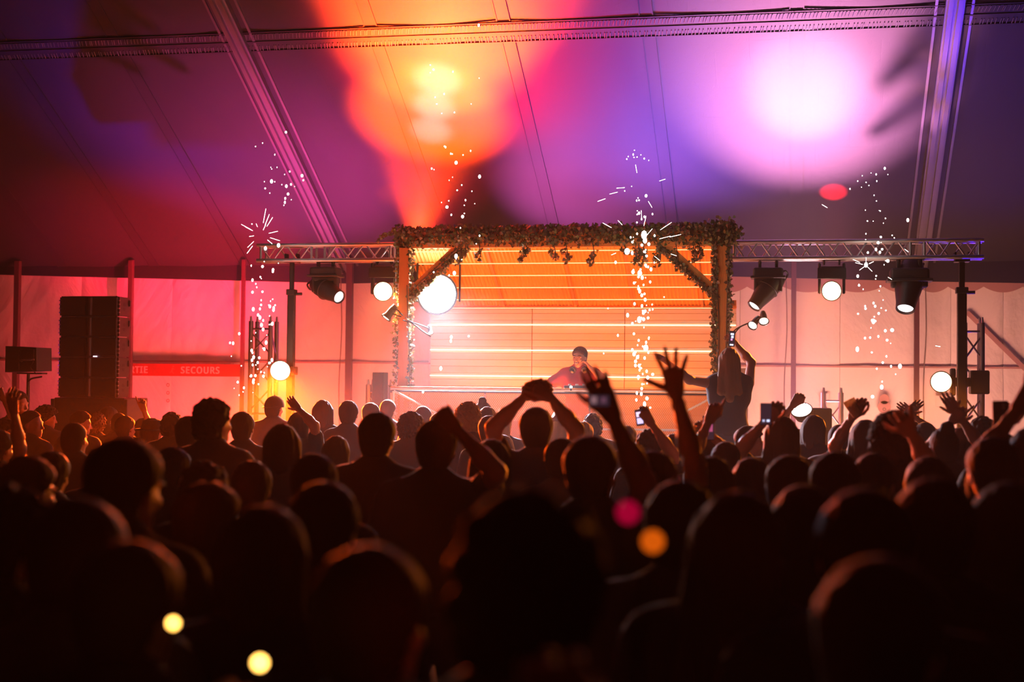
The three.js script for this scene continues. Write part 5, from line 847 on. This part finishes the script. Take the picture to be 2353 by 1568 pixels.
inCrowd(1700, 1130, 3.1, 'blurred black figure at the lower right of centre', { fill: 1, hair: 'long' });
inCrowd(1850, 1120, 3.3, 'blurred black figure with a faint rim, lower right', { fill: 1, hair: 'short' });
inCrowd(1985, 1130, 3.0, 'blurred black figure beside the faint orange shoulder', { fill: 1, hair: 'short' });
inCrowd(2150, 1105, 3.2, 'blurred black figure at the right', { hair: 'short' });
inCrowd(2310, 1110, 3.0, 'blurred black figure at the right edge', { fill: 1, hair: 'long' });
inCrowd(2020, 1290, 2.0, 'very near black figure at the bottom right', { fill: 1, hair: 'short' });

settle();

// ------------------------------------------------------------------ the woman on somebody's shoulders
{
  const D = 13.2, crown = P(1676, 797, D), carrier = P(1682, 975, D - 0.0), s = 0.93, base = crown.y - 1.775 * s, at = V(crown.x, base, -D);
  const q = (px, py, d) => P(px, py, d);
  makePerson({ at, s, turn: Math.PI + 0.05, headTurn: 0.05, headTilt: 0.05, hair: 'long', hairMat: 'fair', skin: 1, top: 'tank', topMat: CLOTH.black, cell: 0.014, clothCell: 0.016, head: 'near', seat: true,
    arms: { L: { to: q(1540, 838, D - 0.15), hand: 'flat', palm: [0, -1, 0.3], elbow: [0.2, -0.3, -1] }, R: { to: q(1693, 793, D + 0.28), hand: 'grip', palm: [0.8, 0, -0.3], elbow: [-1, -0.3, 0.1] } } }, 'woman with long fair hair sitting on shoulders with arms out, seen from behind', undefined);
  makePerson({ at: V(carrier.x, 0, -D - 0.06), s: (base + 0.86 * s) / 1.44, turn: Math.PI, hair: 'short', skin: 0, top: 'tee', topMat: CLOTH.black, cell: 0.024, arms: { L: { to: [0.17, 1.36, 0.33], hand: 'grip', elbow: [1, -0.5, 0.2] }, R: { to: [-0.17, 1.36, 0.33], hand: 'grip', elbow: [-1, -0.5, 0.2] } } }, 'man carrying the woman with long fair hair on his shoulders', undefined);
}
// ------------------------------------------------------------------ the performer behind the desk
{
  const D = 16.75, crown = P(1329, 797, D), s = 1.02, base = crown.y - 1.765 * s, at = V(crown.x + 0.02, DECK, -D), sc = (crown.y - DECK) / 1.765; void s; void base;
  const q = (px, py, d) => P(px, py, d);
  const { person, headMatrix } = makePerson({ at, s: sc, turn: 0.05, headTurn: -0.30, headTilt: 0.12, headRoll: -0.06, hair: 'short', hairMat: 'brown', skin: 0, top: 'tee', topMat: CLOTH.red, cell: 0.013, clothCell: 0.015, head: 'smile',
    arms: { L: { to: q(1357, 846, D - 0.10), hand: 'relaxed', palm: [-0.9, 0, -0.1], elbow: [1, -1.0, 0.2], bend: [-0.28, 0.5, 0] }, R: { to: q(1272, 893, D - 0.28), hand: 'flat', palm: [0, -1, 0.2], elbow: [-1, -0.4, -0.3] } } }, 'smiling man in a red t-shirt behind the booth desk, hand raised to his ear');
  const face = (name, g, m) => part(name, g.applyMatrix4(headMatrix), m, person), dark = HAIRM.black;
  for (const sx of [-1, 1]) { face('eyebrow', tube([V(sx * 0.016, 0.027, 0.094), V(sx * 0.032, 0.033, 0.090), V(sx * 0.048, 0.027, 0.078)], 0.0042, 10, 6), dark); face('eye', tube([V(sx * 0.020, 0.003, 0.090), V(sx * 0.031, 0.008, 0.091), V(sx * 0.043, 0.002, 0.084)], 0.0036, 10, 6), dark); }
  const mouth = face('mouth', tube([V(-0.032, -0.052, 0.082), V(-0.016, -0.066, 0.092), V(0, -0.070, 0.095), V(0.016, -0.066, 0.092), V(0.032, -0.052, 0.082)], 0.0085, 16, 8), material('lips', [0.35, 0.08, 0.06], { roughness: 0.5 }));
  part('teeth', tube([V(-0.022, -0.056, 0.089), V(0, -0.065, 0.101), V(0.022, -0.056, 0.089)], 0.0062, 14, 8).applyMatrix4(headMatrix), material('teeth', [0.85, 0.8, 0.72], { roughness: 0.3 }), mouth);
  { const g = words('HAAMEC.', font, 0.022, 0.003); g.translate(0.018, 1.165, 0.128); part('shirt_print', g, M.rail, person); }
  const hp = thing('headphones', 'dark headphones round the neck of the man in the red t-shirt', 'headphones', at.clone().add(V(0, 1.475 * sc, 0.02)));
  part('headband', place(new THREE.TorusGeometry(0.085, 0.010, 8, 24, Math.PI * 1.25), 0, 0.005, -0.01, Math.PI / 2 + 0.25, 0, -0.4 + Math.PI), M.black, hp);
  for (const sx of [-1, 1]) { const c = part('ear_cup', cyl(0.036, 0.040, 0.03, 18, sx * 0.070, 0.006, 0.058, 0.9, 0, sx * 0.5), M.black, hp); part('ear_pad', place(new THREE.TorusGeometry(0.028, 0.012, 8, 18), sx * 0.068, 0.014, 0.070, 0.6, sx * 0.4, 0), M.grille, c); }
}
// ------------------------------------------------------------------ phones and drinks held up, small lights
phone(1682, 779, 13.38, 0.056, 0.145, 0, 'phone with a lit screen held above the head of the woman on shoulders', [[0, 0.3, 0.55, 0.12, [0.7, 0.75, 1]], [0.05, 0.12, 0.4, 0.16, [0.6, 0.65, 0.9]], [-0.05, -0.05, 0.3, 0.12, [0.8, 0.3, 0.6]], [0, -0.38, 0.6, 0.1, [0.8, 0.8, 1]]], -0.06);
renderer.render(scene, camera);
